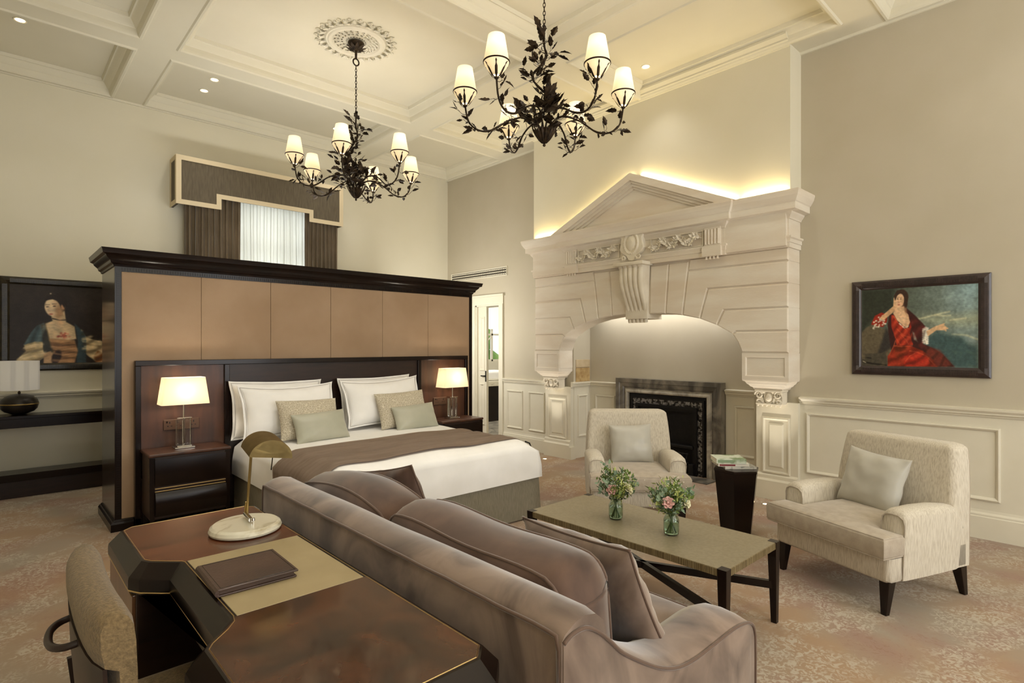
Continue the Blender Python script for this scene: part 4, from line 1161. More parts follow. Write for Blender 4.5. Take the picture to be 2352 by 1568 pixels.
# ---------------------------------------------------------------- paintings
import numpy as np
def paint_mesh(name, w, h, nx, ny, img, Mx, parent, rough=.45):
    """grid in local x (0..w), z (0..h); img[ny+1, nx+1, 3] sRGB 0-255 (row 0 = top)"""
    me = bpy.data.meshes.new(name)
    X, Z = np.meshgrid(np.linspace(0, w, nx + 1), np.linspace(h, 0, ny + 1))
    V = np.stack([X.ravel(), np.zeros(X.size), Z.ravel()], 1)
    idx = np.arange((nx + 1) * (ny + 1)).reshape(ny + 1, nx + 1)
    F = np.stack([idx[1:, :-1], idx[1:, 1:], idx[:-1, 1:], idx[:-1, :-1]], -1).reshape(-1, 4)
    me.from_pydata([tuple(Mx @ Vector(v)) for v in V.tolist()], [], F.tolist())
    ca = me.color_attributes.new('paint', 'FLOAT_COLOR', 'POINT')
    c = img.reshape(-1, 3) / 255; c = np.clip(c, 0, 1); c = np.where(c <= .04045, c / 12.92, ((c + .055) / 1.055) ** 2.4)
    ca.data.foreach_set('color', np.concatenate([c, np.ones((len(c), 1))], 1).astype(np.float32).ravel())
    m, t, bb = nt(name + '_oil'); a = t.nodes.new('ShaderNodeVertexColor'); a.layer_name = 'paint'
    t.links.new(a.outputs[0], bb.inputs['Base Color']); bb.inputs['Roughness'].default_value = rough; bb.inputs['Specular IOR Level'].default_value = .3
    me.materials.append(m)
    o = bpy.data.objects.new(name, me); COL.objects.link(o); o.parent = parent; return o
class Canvas:
    def __init__(s, nx, ny, w, h, bg):
        s.x, s.y = np.meshgrid(np.linspace(0, w, nx + 1), np.linspace(0, h, ny + 1)); s.w, s.h = w, h
        s.c = np.zeros(s.x.shape + (3,)) + np.array(bg, float); s.rng = np.random.default_rng(5)
        s.px = w / nx
    def nz(s, sc, seed, asp=1):
        r = np.random.default_rng(seed); out = np.zeros_like(s.x)
        for k in range(9):
            a = r.uniform(0, 6.28); f = sc * r.uniform(.5, 2.2)
            out += np.sin((s.x * math.cos(a) + s.y * math.sin(a) * asp) * f + r.uniform(0, 6.28) + 1.5 * np.sin(s.y * f * .7 + k) + 1.2 * np.sin(s.x * f * .6 + 2 * k))
        return out / 5
    def finish(s):
        s.c *= (1 + .10 * s.nz(.045, 41, .6) + .07 * s.nz(.1, 42, 1.6))[..., None]
        k = s.c.copy()
        for _ in range(1):
            k[1:-1, 1:-1] = (s.c[1:-1, 1:-1] * 4 + (s.c[:-2, 1:-1] + s.c[2:, 1:-1] + s.c[1:-1, :-2] + s.c[1:-1, 2:]) * 1.6) / 10.4
        s.c = k + s.rng.normal(0, 2.2, s.x.shape)[..., None]
    def folds(s, pts, col, n, amp, ang, k=.5, seed=1):
        '''painted highlights following cloth folds inside a polygon'''
        m = np.zeros(s.x.shape); c0 = s.c; s.c = np.zeros(s.x.shape + (3,)); s.poly(pts, (1, 1, 1), 14); m = s.c[..., 0]; s.c = c0
        a = math.radians(ang); t = s.x * math.cos(a) + s.y * math.sin(a)
        w = np.sin(t * n + 1.6 * s.nz(.012, seed)) * .5 + .5
        s.mix(m * np.clip(w - .55, 0, 1) * 2.2 * k, col); s.mix(m * np.clip(.4 - w, 0, 1) * 2.0 * k, [v * .35 for v in s.c[m > .5].mean(0)] if (m > .5).any() else col)
    def mix(s, m, col): s.c += (np.array(col, float) - s.c) * np.clip(m, 0, 1)[..., None]
    def ell(s, cx, cy, rx, ry, col, rot=0, soft=None, k=1):
        a = math.radians(rot); dx, dy = s.x - cx, s.y - cy
        u = (dx * math.cos(a) + dy * math.sin(a)) / rx; v = (-dx * math.sin(a) + dy * math.cos(a)) / ry
        d = (np.hypot(u, v) - 1) * min(rx, ry); sf = soft or s.px
        s.mix((.5 - d / sf) * k if True else 0, col)
    def poly(s, pts, col, soft=None, k=1, wob=0):
        n = len(pts); d = np.full(s.x.shape, 1e9); ins = np.zeros(s.x.shape, bool)
        for i in range(n):
            (x0, y0), (x1, y1) = pts[i], pts[(i + 1) % n]; ex, ey = x1 - x0, y1 - y0
            t = np.clip(((s.x - x0) * ex + (s.y - y0) * ey) / (ex * ex + ey * ey + 1e-9), 0, 1)
            d = np.minimum(d, np.hypot(s.x - x0 - ex * t, s.y - y0 - ey * t))
            c = ((y0 > s.y) != (y1 > s.y)) & (s.x < ex * (s.y - y0) / (ey if abs(ey) > 1e-9 else 1e-9) + x0)
            ins ^= c
        d = np.where(ins, -d, d); sf = soft or s.px
        if wob: d = d + wob * s.nz(.12, 3)
        s.mix((.5 - d / sf) * k, col)
    def line(s, pts, r, col, soft=None, k=1):
        d = np.full(s.x.shape, 1e9)
        for (x0, y0), (x1, y1) in zip(pts, pts[1:]):
            ex, ey = x1 - x0, y1 - y0
            t = np.clip(((s.x - x0) * ex + (s.y - y0) * ey) / (ex * ex + ey * ey + 1e-9), 0, 1)
            d = np.minimum(d, np.hypot(s.x - x0 - ex * t, s.y - y0 - ey * t))
        s.mix((.5 - (d - r) / (soft or s.px)) * k, col)
def frame_obj(parent, x0, x1, z0, z1, wd, y0, sgn, m, axis, rib=True):
    pass
# --- lady in red on the right wall; canvas frame in zoom pixels 270..1692 x 0..955 (rectified)
cv = Canvas(330, 220, 1422, 955, (84, 92, 80))
def rz_(X, Y):
    u = (X - 270) / 1422; top = 355 - 93 * u; bot = 1228 + 47 * u
    return (u * 1422, (Y - top) / (bot - top) * 955)
def pp(L): return [rz_(x, y) for x, y in L]
cv.mix(np.clip((cv.x - 500) / 800 + cv.nz(.006, 1) * .15, 0, 1), (128, 144, 138))
cv.mix(np.clip((cv.x - 1000) / 500, 0, 1) * np.clip(1 - cv.y / 420, 0, 1), (150, 182, 190))
cv.mix(np.clip(cv.nz(.012, 7, 2) - .2, 0, 1) * .4, (84, 96, 84))
cv.mix(np.clip(1 - np.abs(cv.y - 400 - 30 * cv.nz(.006, 4)) / 120, 0, 1) * np.clip((cv.x - 600) / 300, 0, 1) * .7, (168, 172, 142))
for L_ in ([(1000, 690), (1200, 640), (1370, 600)], [(1200, 640), (1300, 650), (1380, 645)], [(1380, 700), (1550, 680)], [(1400, 870), (1560, 880), (1680, 930)]): cv.line(pp(L_), 7, (226, 220, 176), 22, .7)
cv.poly(pp([(1100, 900), (1230, 830), (1420, 880), (1520, 900), (1590, 980), (1690, 1010), (1690, 1280), (1000, 1260)]), (62, 84, 84), 60, .85)
cv.mix(np.clip(cv.nz(.03, 9), 0, 1) * np.clip((cv.y - 600) / 200, 0, 1) * .3, (92, 112, 88))
cv.poly(pp([(262, 340), (700, 320), (720, 560), (560, 640), (420, 740), (262, 860)]), (48, 52, 42), 90, .95)
cv.poly(pp([(262, 850), (330, 790), (420, 750), (560, 800), (640, 820), (700, 940), (640, 1090), (600, 1240), (262, 1240)]), (98, 88, 68), 20)
cv.poly(pp([(600, 790), (680, 900), (700, 1000), (560, 1090), (480, 1100), (560, 900)]), (54, 50, 46), 30, .9)
cv.poly(pp([(280, 1090), (600, 1080), (620, 1240), (270, 1240)]), (74, 68, 56), 16, .9)
cv.line(pp([(290, 1130), (400, 1140)]), 6, (24, 22, 20), 8); cv.line(pp([(285, 1180), (420, 1205), (600, 1225)]), 9, (30, 26, 22), 10); cv.line(pp([(290, 1175), (330, 1190)]), 4, (220, 210, 180), 8)
cv.mix(np.clip(cv.nz(.02, 11) - .3, 0, 1) * (cv.x < 430) * (cv.y > 520) * .6, (146, 130, 96))
# mantle behind, dark red
cv.poly(pp([(640, 640), (860, 560), (960, 640), (1060, 740), (1110, 800), (1060, 900), (1060, 980), (1200, 1040), (1300, 1110), (1360, 1180), (1420, 1250), (700, 1240), (640, 900), (620, 760)]), (58, 26, 24), 12)
cv.poly(pp([(1080, 1000), (1260, 1060), (1340, 1160), (1420, 1250), (1180, 1250), (1100, 1120)]), (104, 46, 34), 40, .9)
# sleeve left + lace
cv.poly(pp([(400, 750), (450, 650), (540, 610), (620, 640), (610, 720), (560, 780), (470, 770)]), (150, 40, 24), 10)
for i in range(34):
    a = cv.rng.uniform(0, 1, 2); x = 430 + 180 * a[0]; y = 770 - 110 * a[0] * .4 + (a[1] - .5) * 120 - 30
    cv.ell(*rz_(x, y), 13, 10, (222, 212, 190), 0, 8, .8)
    if i % 3 == 0: cv.ell(*rz_(x + 8, y + 6), 6, 5, (110, 92, 76), 0, 5, .7)
cv.poly(pp([(520, 670), (700, 530), (740, 560), (700, 600), (570, 700), (530, 690)]), (206, 164, 122), 8)
cv.poly(pp([(690, 560), (698, 440), (716, 430), (730, 470), (742, 540), (730, 590)]), (214, 172, 130), 8)
# hair, face, neck
cv.ell(*rz_(800, 430), 82, 92, (66, 44, 32), 0, 10); cv.poly(pp([(700, 420), (740, 350), (830, 345), (880, 430), (870, 520), (850, 600), (800, 590), (740, 440), (715, 470)]), (60, 40, 30), 10)
cv.poly(pp([(735, 540), (830, 540), (840, 600), (890, 640), (905, 720), (870, 800), (820, 770), (740, 700), (690, 620)]), (222, 182, 142), 10)
cv.ell(*rz_(775, 472), 52, 84, (232, 192, 152), 8, 8); cv.ell(*rz_(760, 500), 26, 30, (236, 176, 142), 0, 24, .5)
cv.poly(pp([(820, 540), (860, 560), (870, 650), (840, 620)]), (158, 118, 86), 20, .7)
for x in (748, 788): cv.ell(*rz_(x, 452), 11, 5, (60, 44, 36), 0, 4); cv.line([rz_(x - 14, 436), rz_(x + 14, 432)], 2.4, (96, 66, 46), 5)
cv.line(pp([(762, 450), (756, 492), (768, 498)]), 2.2, (182, 132, 98), 6); cv.ell(*rz_(764, 521), 13, 5, (160, 60, 48), 0, 4)
# bodice
cv.poly(pp([(668, 640), (700, 640), (760, 740), (840, 800), (890, 790), (920, 640), (925, 800), (900, 860), (940, 990), (740, 1000), (700, 860), (668, 780)]), (160, 44, 26), 8)
cv.poly(pp([(880, 630), (930, 640), (1040, 740), (1100, 790), (1060, 900), (960, 940), (900, 860), (920, 780)]), (70, 24, 22), 10)
cv.poly(pp([(620, 1120), (720, 990), (900, 1000), (1060, 1060), (1180, 1170), (1230, 1250), (620, 1240)]), (136, 42, 22), 10)
cv.poly(pp([(830, 1120), (960, 1060), (1080, 1110), (1150, 1180), (1120, 1240), (830, 1240)]), (168, 42, 26), 16)
cv.poly(pp([(720, 1000), (880, 1010), (860, 1080), (760, 1140), (700, 1120)]), (112, 42, 18), 14, .9)
for L_ in ([(690, 650), (760, 740), (850, 810)], [(740, 800), (820, 880), (900, 900)], [(720, 900), (780, 990)], [(700, 1000), (800, 1010), (930, 1000)], [(640, 1110), (700, 1000), (720, 940)], [(900, 1060), (1000, 1080), (1100, 1120), (1200, 1230)], [(850, 1180), (900, 1120), (960, 1090)], [(780, 860), (860, 940), (880, 980)]):
    cv.line(pp(L_), 4, (226, 108, 66), 12, .75)
cv.line(pp([(770, 740), (830, 790), (880, 770)]), 6, (232, 224, 204), 8)
cv.poly(pp([(930, 830), (960, 850), (1000, 960), (950, 930)]), (140, 132, 118), 12, .7)
for i in range(26):
    t = i / 25; cv.ell(*rz_(1090 + 25 * math.sin(i * 2.1), 790 + 185 * t), 20, 13, (226, 218, 200), 0, 9, .8)
    if i % 2: cv.ell(*rz_(1090 + 20 * math.cos(i * 1.7), 800 + 175 * t), 5, 7, (120, 96, 82), 0, 5, .7)
cv.poly(pp([(1100, 830), (1210, 770), (1300, 750), (1345, 790), (1330, 820), (1220, 820), (1120, 890)]), (216, 176, 134), 8)
for L_ in ([(1250, 765), (1310, 745)], [(1290, 770), (1350, 800)], [(1280, 790), (1330, 826)]): cv.line(pp(L_), 7, (212, 170, 128), 6)
cv.folds(pp([(668, 640), (760, 740), (890, 790), (925, 800), (940, 990), (740, 1000), (700, 860)]), (212, 84, 50), .075, 1, 35, .45, 3)
cv.folds(pp([(620, 1120), (720, 990), (900, 1000), (1060, 1060), (1180, 1170), (1230, 1250), (620, 1240)]), (206, 70, 44), .05, 1, 62, .5, 5)
cv.folds(pp([(880, 630), (1100, 790), (1060, 980), (1300, 1110), (1420, 1250), (1180, 1250), (960, 940)]), (112, 44, 36), .05, 1, 40, .5, 8)
cv.ell(*rz_(806, 500), 20, 60, (190, 146, 110), 0, 30, .5); cv.ell(*rz_(800, 690), 60, 26, (240, 206, 168), 20, 40, .5); cv.ell(*rz_(860, 740), 18, 50, (186, 140, 106), 10, 26, .5)
cv.finish()
pr = thing('framed_painting', 'framed oil painting of a reclining woman in a red gown on the right wall', 'painting')
PYa, PYb, PZa, PZb = .658, 1.612, 1.245, 2.062
Mx = T(XW - .022, PYb - .075, PZa + .075) @ RZ(-90)
paint_mesh('canvas', PYb - PYa - .15, PZb - PZa - .15, 330, 220, cv.c, Mx, pr)
def ribbed_frame(parent, plane, rect, at, wd, m, nrib, m2=None):
    a0, a1, c0, c1 = rect
    b = B(); frame_moulding(b, rect, plane, at, [(0, 0), (0, .022), (.012, .032), (.02, .034), (wd * .5, .04), (wd * .8, .03), (wd * .88, .024), (wd, .02), (wd, .012)])
    o = obj('frame', b, m, parent)
    b = B(); c, sg = at
    for horiz in (0, 1):
        L0, L1 = (a0, a1) if horiz else (c0, c1)
        n = int((L1 - L0) / .0095)
        for k in range(n):
            t = L0 + wd + (L1 - L0 - 2 * wd) * (k + .5) / n
            for side in (0, 1):
                e0, e1 = (wd * .24, wd * .76)
                if horiz: p0, p1 = ((c0 + e0, c0 + e1) if side == 0 else (c1 - e1, c1 - e0)); r = (t - .0028, t + .0028, p0, p1)
                else: p0, p1 = ((a0 + e0, a0 + e1) if side == 0 else (a1 - e1, a1 - e0)); r = (p0, p1, t - .0028, t + .0028)
                h0, h1 = sorted((c + sg * .034, c + sg * .0405))
                if plane == 'x': box(b, h0, h1, r[0], r[1], r[2], r[3])
                else: box(b, r[0], r[1], h0, h1, r[2], r[3])
    obj('ribbing', b, m, parent)
M_frame = mat('ebonised_frame', (58, 44, 42), .35, col2=(44, 33, 31), scale=20, coat=.3)
M_frame_g = mat('dark_gilt_frame', (52, 44, 26), .4, .3, col2=(34, 28, 18), scale=20, coat=.2)
ribbed_frame(pr, 'x', (PYa, PYb, PZa, PZb), (XW - .002, -1), .078, M_frame, 1)
b = B(); box(b, XW - .02, XW - .002, PYa + .04, PYb - .04, PZa + .04, PZb - .04); obj('backing_board', b, M_dark, pr)
rebase(pr, (XW - .002, (PYa + PYb) / 2, PZa))
# --- lady in blue and cream, left portrait (zoom px; canvas x 62..760, y 140..635)
cw = Canvas(300, 190, 800, 500, (42, 34, 30))
def q_(L): return [(x - 62, y - 140) for x, y in L]
cw.mix(np.clip(cw.nz(.012, 2), 0, 1) * .5, (62, 50, 44)); cw.mix(np.clip(cw.nz(.03, 6) - .6, 0, 1) * (cw.y < 120) * (cw.x > 380) * .8, (124, 112, 92))
# sleeves
cw.poly(q_([(100, 615), (150, 560), (140, 520), (190, 495), (245, 500), (250, 560), (270, 590), (200, 640), (100, 640)]), (196, 172, 128), 8)
cw.poly(q_([(140, 520), (180, 440), (210, 400), (250, 380), (270, 430), (250, 500), (200, 500)]), (72, 92, 98), 8)
cw.poly(q_([(470, 420), (500, 470), (620, 510), (800, 560), (800, 640), (570, 640), (520, 600), (475, 560)]), (200, 176, 134), 8)
cw.poly(q_([(545, 600), (570, 560), (640, 575), (800, 600), (800, 640), (560, 640)]), (128, 78, 44), 12, .9)
cw.poly(q_([(430, 380), (480, 430), (500, 470), (500, 640), (440, 640), (450, 500)]), (58, 74, 80), 10)
for L_ in ([(140, 540), (190, 520), (240, 515)], [(120, 600), (190, 560), (260, 560)], [(110, 620), (200, 590)], [(480, 500), (560, 510), (620, 530)], [(490, 530), (560, 540), (600, 570)], [(500, 480), (600, 500), (700, 530)]): cw.line(q_(L_), 3, (240, 220, 176), 8, .7); 
for L_ in ([(140, 555), (200, 540)], [(490, 515), (580, 530)], [(500, 560), (560, 560)]): cw.line(q_(L_), 2.5, (120, 92, 60), 7, .7)
cw.poly(q_([(560, 545), (640, 540), (800, 580), (800, 620), (640, 590)]), (214, 180, 140), 10, .8)
# neck and chest
cw.poly(q_([(290, 320), (370, 300), (380, 370), (430, 400), (440, 480), (380, 500), (280, 490), (250, 420), (260, 385), (300, 365)]), (226, 198, 156), 8)
cw.poly(q_([(282, 480), (430, 490), (450, 560), (430, 640), (300, 640), (290, 560)]), (176, 130, 88), 10)
for k in range(7): cw.line(q_([(290 + k * 4, 505 + k * 17), (350, 512 + k * 17), (430, 500 + k * 17)]), 2.2, (112, 76, 50), 7, .7)
cw.poly(q_([(235, 390), (260, 385), (285, 500), (330, 640), (280, 640), (250, 560)]), (58, 56, 48), 8)
cw.line(q_([(262, 390), (280, 480), (310, 600)]), 3, (128, 104, 68), 6, .8)
for i in range(22):
    a, r_ = cw.rng.uniform(0, 6.28), cw.rng.uniform(0, 28); cw.ell(302 + r_ * 1.3 * math.cos(a), 320 + r_ * .7 * math.sin(a), 8, 6, [(196, 104, 82), (220, 150, 120), (150, 74, 56)][i % 3], 0, 6, .8)
cw.line(q_([(300, 350), (340, 360), (376, 358)]), 3.2, (50, 40, 38), 5)
# head
cw.ell(256, 108, 66, 66, (38, 28, 24), 0, 10); cw.ell(222, 60, 36, 26, (50, 40, 34), 0, 10)
cw.ell(238, 140, 44, 58, (236, 208, 170), -14, 7); cw.ell(300, 132, 12, 20, (210, 160, 122), 0, 6); cw.poly(q_([(330, 250), (372, 290), (366, 330), (330, 350), (310, 340)]), (190, 150, 112), 14, .6)
cw.poly(q_([(262, 235), (300, 226), (345, 240), (372, 285), (380, 230), (330, 195), (270, 205)]), (38, 28, 24), 7)
for x, y in ((272, 276), (312, 270)): cw.ell(x - 62, y - 140, 9, 4, (56, 42, 36), -8, 3.5); cw.line(q_([(x - 12, y - 13), (x + 12, y - 15)]), 1.8, (90, 66, 50), 4)
cw.line(q_([(284, 275), (276, 300), (288, 304)]), 1.6, (190, 146, 112), 4); cw.ell(230, 182, 11, 4, (176, 80, 68), -6, 4)
cw.ell(305, 172, 3, 10, (220, 200, 160), 0, 3); cw.ell(228, 50, 5, 4, (210, 190, 160), 0, 5)
# hand with dark object
cw.poly(q_([(250, 575), (290, 560), (310, 590), (300, 640), (250, 640)]), (206, 166, 124), 8); cw.ell(262, 460, 26, 46, (44, 26, 22), 20, 10)
cw.folds(q_([(100, 615), (150, 520), (245, 500), (270, 590), (200, 640), (100, 640)]), (236, 214, 170), .11, 1, 70, .6, 3)
cw.folds(q_([(470, 420), (620, 510), (800, 560), (800, 640), (570, 640), (475, 560)]), (238, 216, 172), .10, 1, 70, .6, 5)
cw.folds(q_([(140, 520), (210, 400), (250, 380), (270, 430), (250, 500)]), (120, 140, 142), .10, 1, 20, .5, 7)
cw.folds(q_([(282, 480), (430, 490), (450, 560), (430, 640), (300, 640)]), (206, 164, 120), .14, 1, 95, .5, 9)
cw.ell(268, 156, 16, 44, (186, 146, 110), -14, 22, .55); cw.ell(222, 150, 16, 26, (246, 222, 190), -14, 24, .5); cw.ell(282, 240, 22, 34, (190, 150, 112), 0, 26, .45); cw.ell(250, 262, 50, 18, (244, 222, 184), 0, 34, .5)
cw.finish()
pw = thing('framed_painting', 'framed dark portrait of a woman in a blue and cream gown above the console', 'painting')
sx = .00368
x0_, x1_, z0_, z1_ = .06, 1.36, 1.235, 2.205
Mx = T(.135, YB - .022, z0_ + .075)
paint_mesh('canvas', 1.145, .82, 300, 190, cw.c, Mx, pw)
ribbed_frame(pw, 'y', (x0_, x1_, z0_, z1_), (YB - .002, -1), .078, M_frame_g, 1)
b = B(); box(b, x0_ + .04, x1_ - .04, YB - .02, YB - .002, z0_ + .04, z1_ - .04); obj('backing_board', b, M_dark, pw)
rebase(pw, ((x0_ + x1_) / 2, YB - .002, z0_))
# ---------------------------------------------------------------- sofa
def rr_section(x0, x1, y0, y1, r, k=5):
    r = min(r, (x1 - x0) * .49, (y1 - y0) * .49); out = []
    for cx, cy, a0 in ((x1 - r, y0 + r, -90), (x1 - r, y1 - r, 0), (x0 + r, y1 - r, 90), (x0 + r, y0 + r, 180)):
        for i in range(k + 1):
            a = R(a0 + 90 * i / k); out.append((cx + r * math.cos(a), cy + r * math.sin(a)))
    return out
def loft(bm, secs, cap=True, M=None):
    rings = []
    for z, pts in secs:
        rings.append([bm.verts.new((M @ Vector((x, y, z))) if M else (x, y, z)) for x, y in pts])
    n = len(rings[0])
    for A, C in zip(rings, rings[1:]):
        for i in range(n): bm.faces.new((A[i], A[(i + 1) % n], C[(i + 1) % n], C[i]))
    if cap: bm.faces.new(rings[0]); bm.faces.new(rings[-1])
    return rings
so = thing('sofa', 'long mink velvet sofa with piped edges seen from behind, facing the fireplace', 'sofa')
SX0, SY0, SY1 = .968, .872, 2.835
b = B(); rows = []
prf = [(SX0, .07), (SX0 - .002, .4), (SX0, .818), (SX0 + .012, .832), (SX0 + .05, .850), (SX0 + .085, .855), (SX0 + .125, .846), (SX0 + .155, .822), (SX0 + .165, .79), (SX0 + .17, .5), (SX0 + .17, .10)]
N = 60
for i in range(N + 1):
    y = SY0 + .003 + (SY1 - SY0 - .006) * i / N
    e = 0 if i in (0, N) else 1
    row = []
    for j, (x, z) in enumerate(prf):
        top = 1 if z > .8 else 0
        zz = z + (.006 * noise.noise(Vector((x * 3, y * 2.5, 0))) * top * 1.0) - (.008 * (1 - e) * top)
        xx = x + (.004 * noise.noise(Vector((y * 3, z * 3, 5))) if j < 2 else 0)
        row.append(b.verts.new((xx, y, zz)))
    rows.append(row)
for A, C in zip(rows, rows[1:]):
    for j in range(len(prf) - 1): b.faces.new((A[j], A[j + 1], C[j + 1], C[j]))
b.faces.new(rows[0]); b.faces.new(rows[-1])
obj('back', b, M_velvet, so, smooth=True, angle=50)
ARM = [(SX0 + .004, .806), (1.0, .818), (1.05, .818), (1.10, .791), (1.15, .748), (1.20, .702), (1.295, .64), (1.381, .592), (1.473, .558), (1.573, .546), (1.71, .548), (1.831, .550), (1.925, .536), (1.965, .512), (1.982, .47)]
armc = smooth_path([(x, 0, z) for x, z in ARM], 4)
def arm(side):
    yo = SY0 if side < 0 else SY1; s = 1 if side < 0 else -1; rows = []
    b = B(); L = len(armc)
    for i, p in enumerate(armc):
        x, z = p.x, p.z; t = (x - SX0) / 1.0
        wd = .19 + .02 * t; cr = .024 - .012 * max(0, 1 - t / .12)
        pl = .004 * math.sin(i * 2.4) * max(0, 1 - abs(t - .12) / .1)
        sec = [(0, .06), (-.004 * math.sin(PI * t), z * .5), (0, z - .004), (.008, z + .008), (wd * .25, z + cr * .8 + pl), (wd * .5, z + cr + pl), (wd * .75, z + cr * .8), (wd * .97, z - .004), (wd, z - .03), (wd, z * .5), (wd, .10)]
        if x > 1.9: k = (x - 1.9) / .082; sec = [(a, zz - (.012 * k * k if 0 < a < wd else 0)) for a, zz in sec]
        rows.append([b.verts.new((x, yo + s * a, zz)) for a, zz in sec])
    for A, C in zip(rows, rows[1:]):
        for j in range(len(A) - 1): b.faces.new((A[j], A[j + 1], C[j + 1], C[j]))
    b.faces.new(rows[0]); b.faces.new(rows[-1])
    o = obj('arm', b, M_velvet, so, smooth=True, angle=50)
    b = B()
    path = [(SX0 - .001, yo, .07), (SX0 - .001, yo, .5), (SX0 - .001, yo, .79)] if side < 0 else []
    pa = [(p.x, yo - s * .001, p.z + .002) for p in armc] + [(1.984, yo, .4), (1.984, yo, .07)]
    tube(b, pa, .0055, 6); 
    obj('piping', b, M_pipe, o, smooth=True, angle=0)
arm(-1); arm(1)
b = B(); tube(b, [(SX0 - .002, SY0 + .015, .07), (SX0 - .002, SY0 + .012, .79), (SX0, SY0 + .02, .82)] + [(SX0 + .001, SY0 + .05 + (SY1 - SY0 - .1) * k / 40, .822 + .003 * noise.noise(Vector((k * .4, 0, 0)))) for k in range(41)] + [(SX0, SY1 - .02, .82), (SX0 - .002, SY1 - .012, .79), (SX0 - .002, SY1 - .012, .07)], .0055, 6)
obj('piping', b, M_pipe, so, smooth=True, angle=0)
b = B(); rbox(b, 1.13, 1.97, SY0 + .16, SY1 - .16, .07, .305, .02); obj('seat_base', b, M_velvet, so)
for x in (1.03, 1.9):
    for y in (SY0 + .08, SY1 - .08):
        b = B(); loft(b, [(0, rr_section(x - .02, x + .02, y - .02, y + .02, .003, 1)), (.075, rr_section(x - .03, x + .03, y - .03, y + .03, .003, 1))]); obj('leg', b, M_dark2, so)
def cushion_part(w, d, h, M, m, parent, seed, crown=.03, name='seat_cushion', r=.02, rad=.05, wr=.006, pipem=M_pipe, pr_=.005):
    bm, lo, hi = boxcushion(w, d, h, crown=crown, r=r, seed=seed, wrinkle=wr, rad=rad); xform(bm, M)
    o = obj(name, bm, m, parent, smooth=True, angle=0)
    for L in (lo, hi):
        b = B(); tube(b, [M @ p for p in L[::2]], pr_, 6, closed=True); obj('piping', b, pipem, o, smooth=True, angle=0)
    return o
for k, (y0, y1) in enumerate(((1.075, 1.85), (1.855, 2.63))):
    cushion_part(.88, y1 - y0, .14, T(1.60, (y0 + y1) / 2, .385), M_velvet, so, 20 + k, crown=.02)
rebase(so, ((SX0 + 1.98) / 2, (SY0 + SY1) / 2, 0))
# loose back cushions (lift away): width along y, height tilted
def backcush(yc, w, seed, label, zc=.665, xc=1.265, tilt=6, h=.38, dz=0):
    M = T(xc, yc, zc) @ RZ(90) @ RX(90 - tilt) @ RZ(dz)
    bm, lo, hi = boxcushion(w, h, .20, crown=.035, r=.03, seed=seed, wrinkle=.03, rad=.07, n=30)
    # crumpled top edge
    for v in bm.verts:
        v.co.y += .014 * math.sin(v.co.x * 7 + seed) * (v.co.y / h + .5)
        if v.co.y > h * .3: v.co.y -= .035 * (abs(v.co.x) / (w / 2)) ** 3
    for L in (lo, hi):
        for p in L:
            p.y += .014 * math.sin(p.x * 7 + seed) * (p.y / h + .5)
            if p.y > h * .3: p.y -= .035 * (abs(p.x) / (w / 2)) ** 3
    xform(bm, M); o = obj('back_cushion', bm, M_velvet2, smooth=True, angle=0); tag(o, label, 'cushion', 'plump back cushions of the velvet sofa')  # darker velvet colour stands in for the nap's shading at grazing view
    for L in (lo, hi):
        b = B(); tube(b, [M @ p for p in L[::2]], .0055, 6, closed=True); obj('piping', b, M_pipe, o, smooth=True, angle=0)
backcush(2.385, .84, 2, 'plump velvet back cushion on the sofa end nearer the bed', zc=.675)
backcush(1.50, .92, 5, 'plump velvet back cushion on the near end of the sofa', zc=.675)
put_pillow('throw_cushion', .55, .45, .17, T(1.555, 1.26, .65) @ RZ(90 - 6) @ RX(-24) @ RY(4), M_velvet, 'taupe velvet throw cushion slumped on the near sofa arm', 'cushion', 'velvet throw cushions on the sofa', 31, pipe=(.0045, M_pipe), wrinkle=.014)
put_pillow('throw_cushion', .48, .46, .15, T(1.50, 2.47, .675) @ RZ(90 + 14) @ RX(-20) @ RY(12), M_velvet2, 'darker brown velvet throw cushion on the far end of the sofa by the bed', 'cushion', 'velvet throw cushions on the sofa', 33, pipe=(.0045, M_pipe), wrinkle=.012)

# ---------------------------------------------------------------- desk
dk = thing('writing_desk', 'glossy dark wood writing desk with beige leather inset behind the sofa', 'desk')
top_in = [(.385, 1.075), (.425, 1.03), (.845, 1.03), (.885, 1.07), (.885, 2.70), (.855, 2.735), (.42, 2.735), (.385, 2.70), (.385, 2.285), (.40, 2.255), (.45, 2.205), (.478, 2.18), (.482, 2.165), (.482, 1.645), (.476, 1.615), (.45, 1.58), (.40, 1.53), (.385, 1.505)]
def offs(p, d): return shrink(p, -d)
ZT = .76
levels = [(0, ZT), (.006, ZT - .001), (.044, ZT - .045), (.046, ZT - .055), (.046, ZT - .085), (.038, ZT - .088), (.038, ZT - .10)]
b = B(); prev = None
for d_, z in levels:
    q = offs(top_in, d_) if d_ else top_in
    cur = [b.verts.new((x, y, z)) for x, y in q]
    if prev:
        n = len(cur)
        for i in range(n): b.faces.new((prev[i], prev[(i + 1) % n], cur[(i + 1) % n], cur[i]))
    prev = cur
b.faces.new(prev)
obj('bevelled_edge', b, M_dark2, dk, smooth=True, angle=12)
def sub(poly, z, m, nm):
    b = B(); vs = [b.verts.new((x, y, z)) for x, y in poly]; b.faces.new(vs); bmesh.ops.triangulate(b, faces=b.faces[:])
    return obj(nm, b, m, dk)
YA, YBk = 1.636, 2.172
near = [(.385, 1.075), (.425, 1.03), (.845, 1.03), (.885, 1.07), (.885, YA), (.481, YA), (.476, 1.615), (.45, 1.58), (.40, 1.53), (.385, 1.505)]
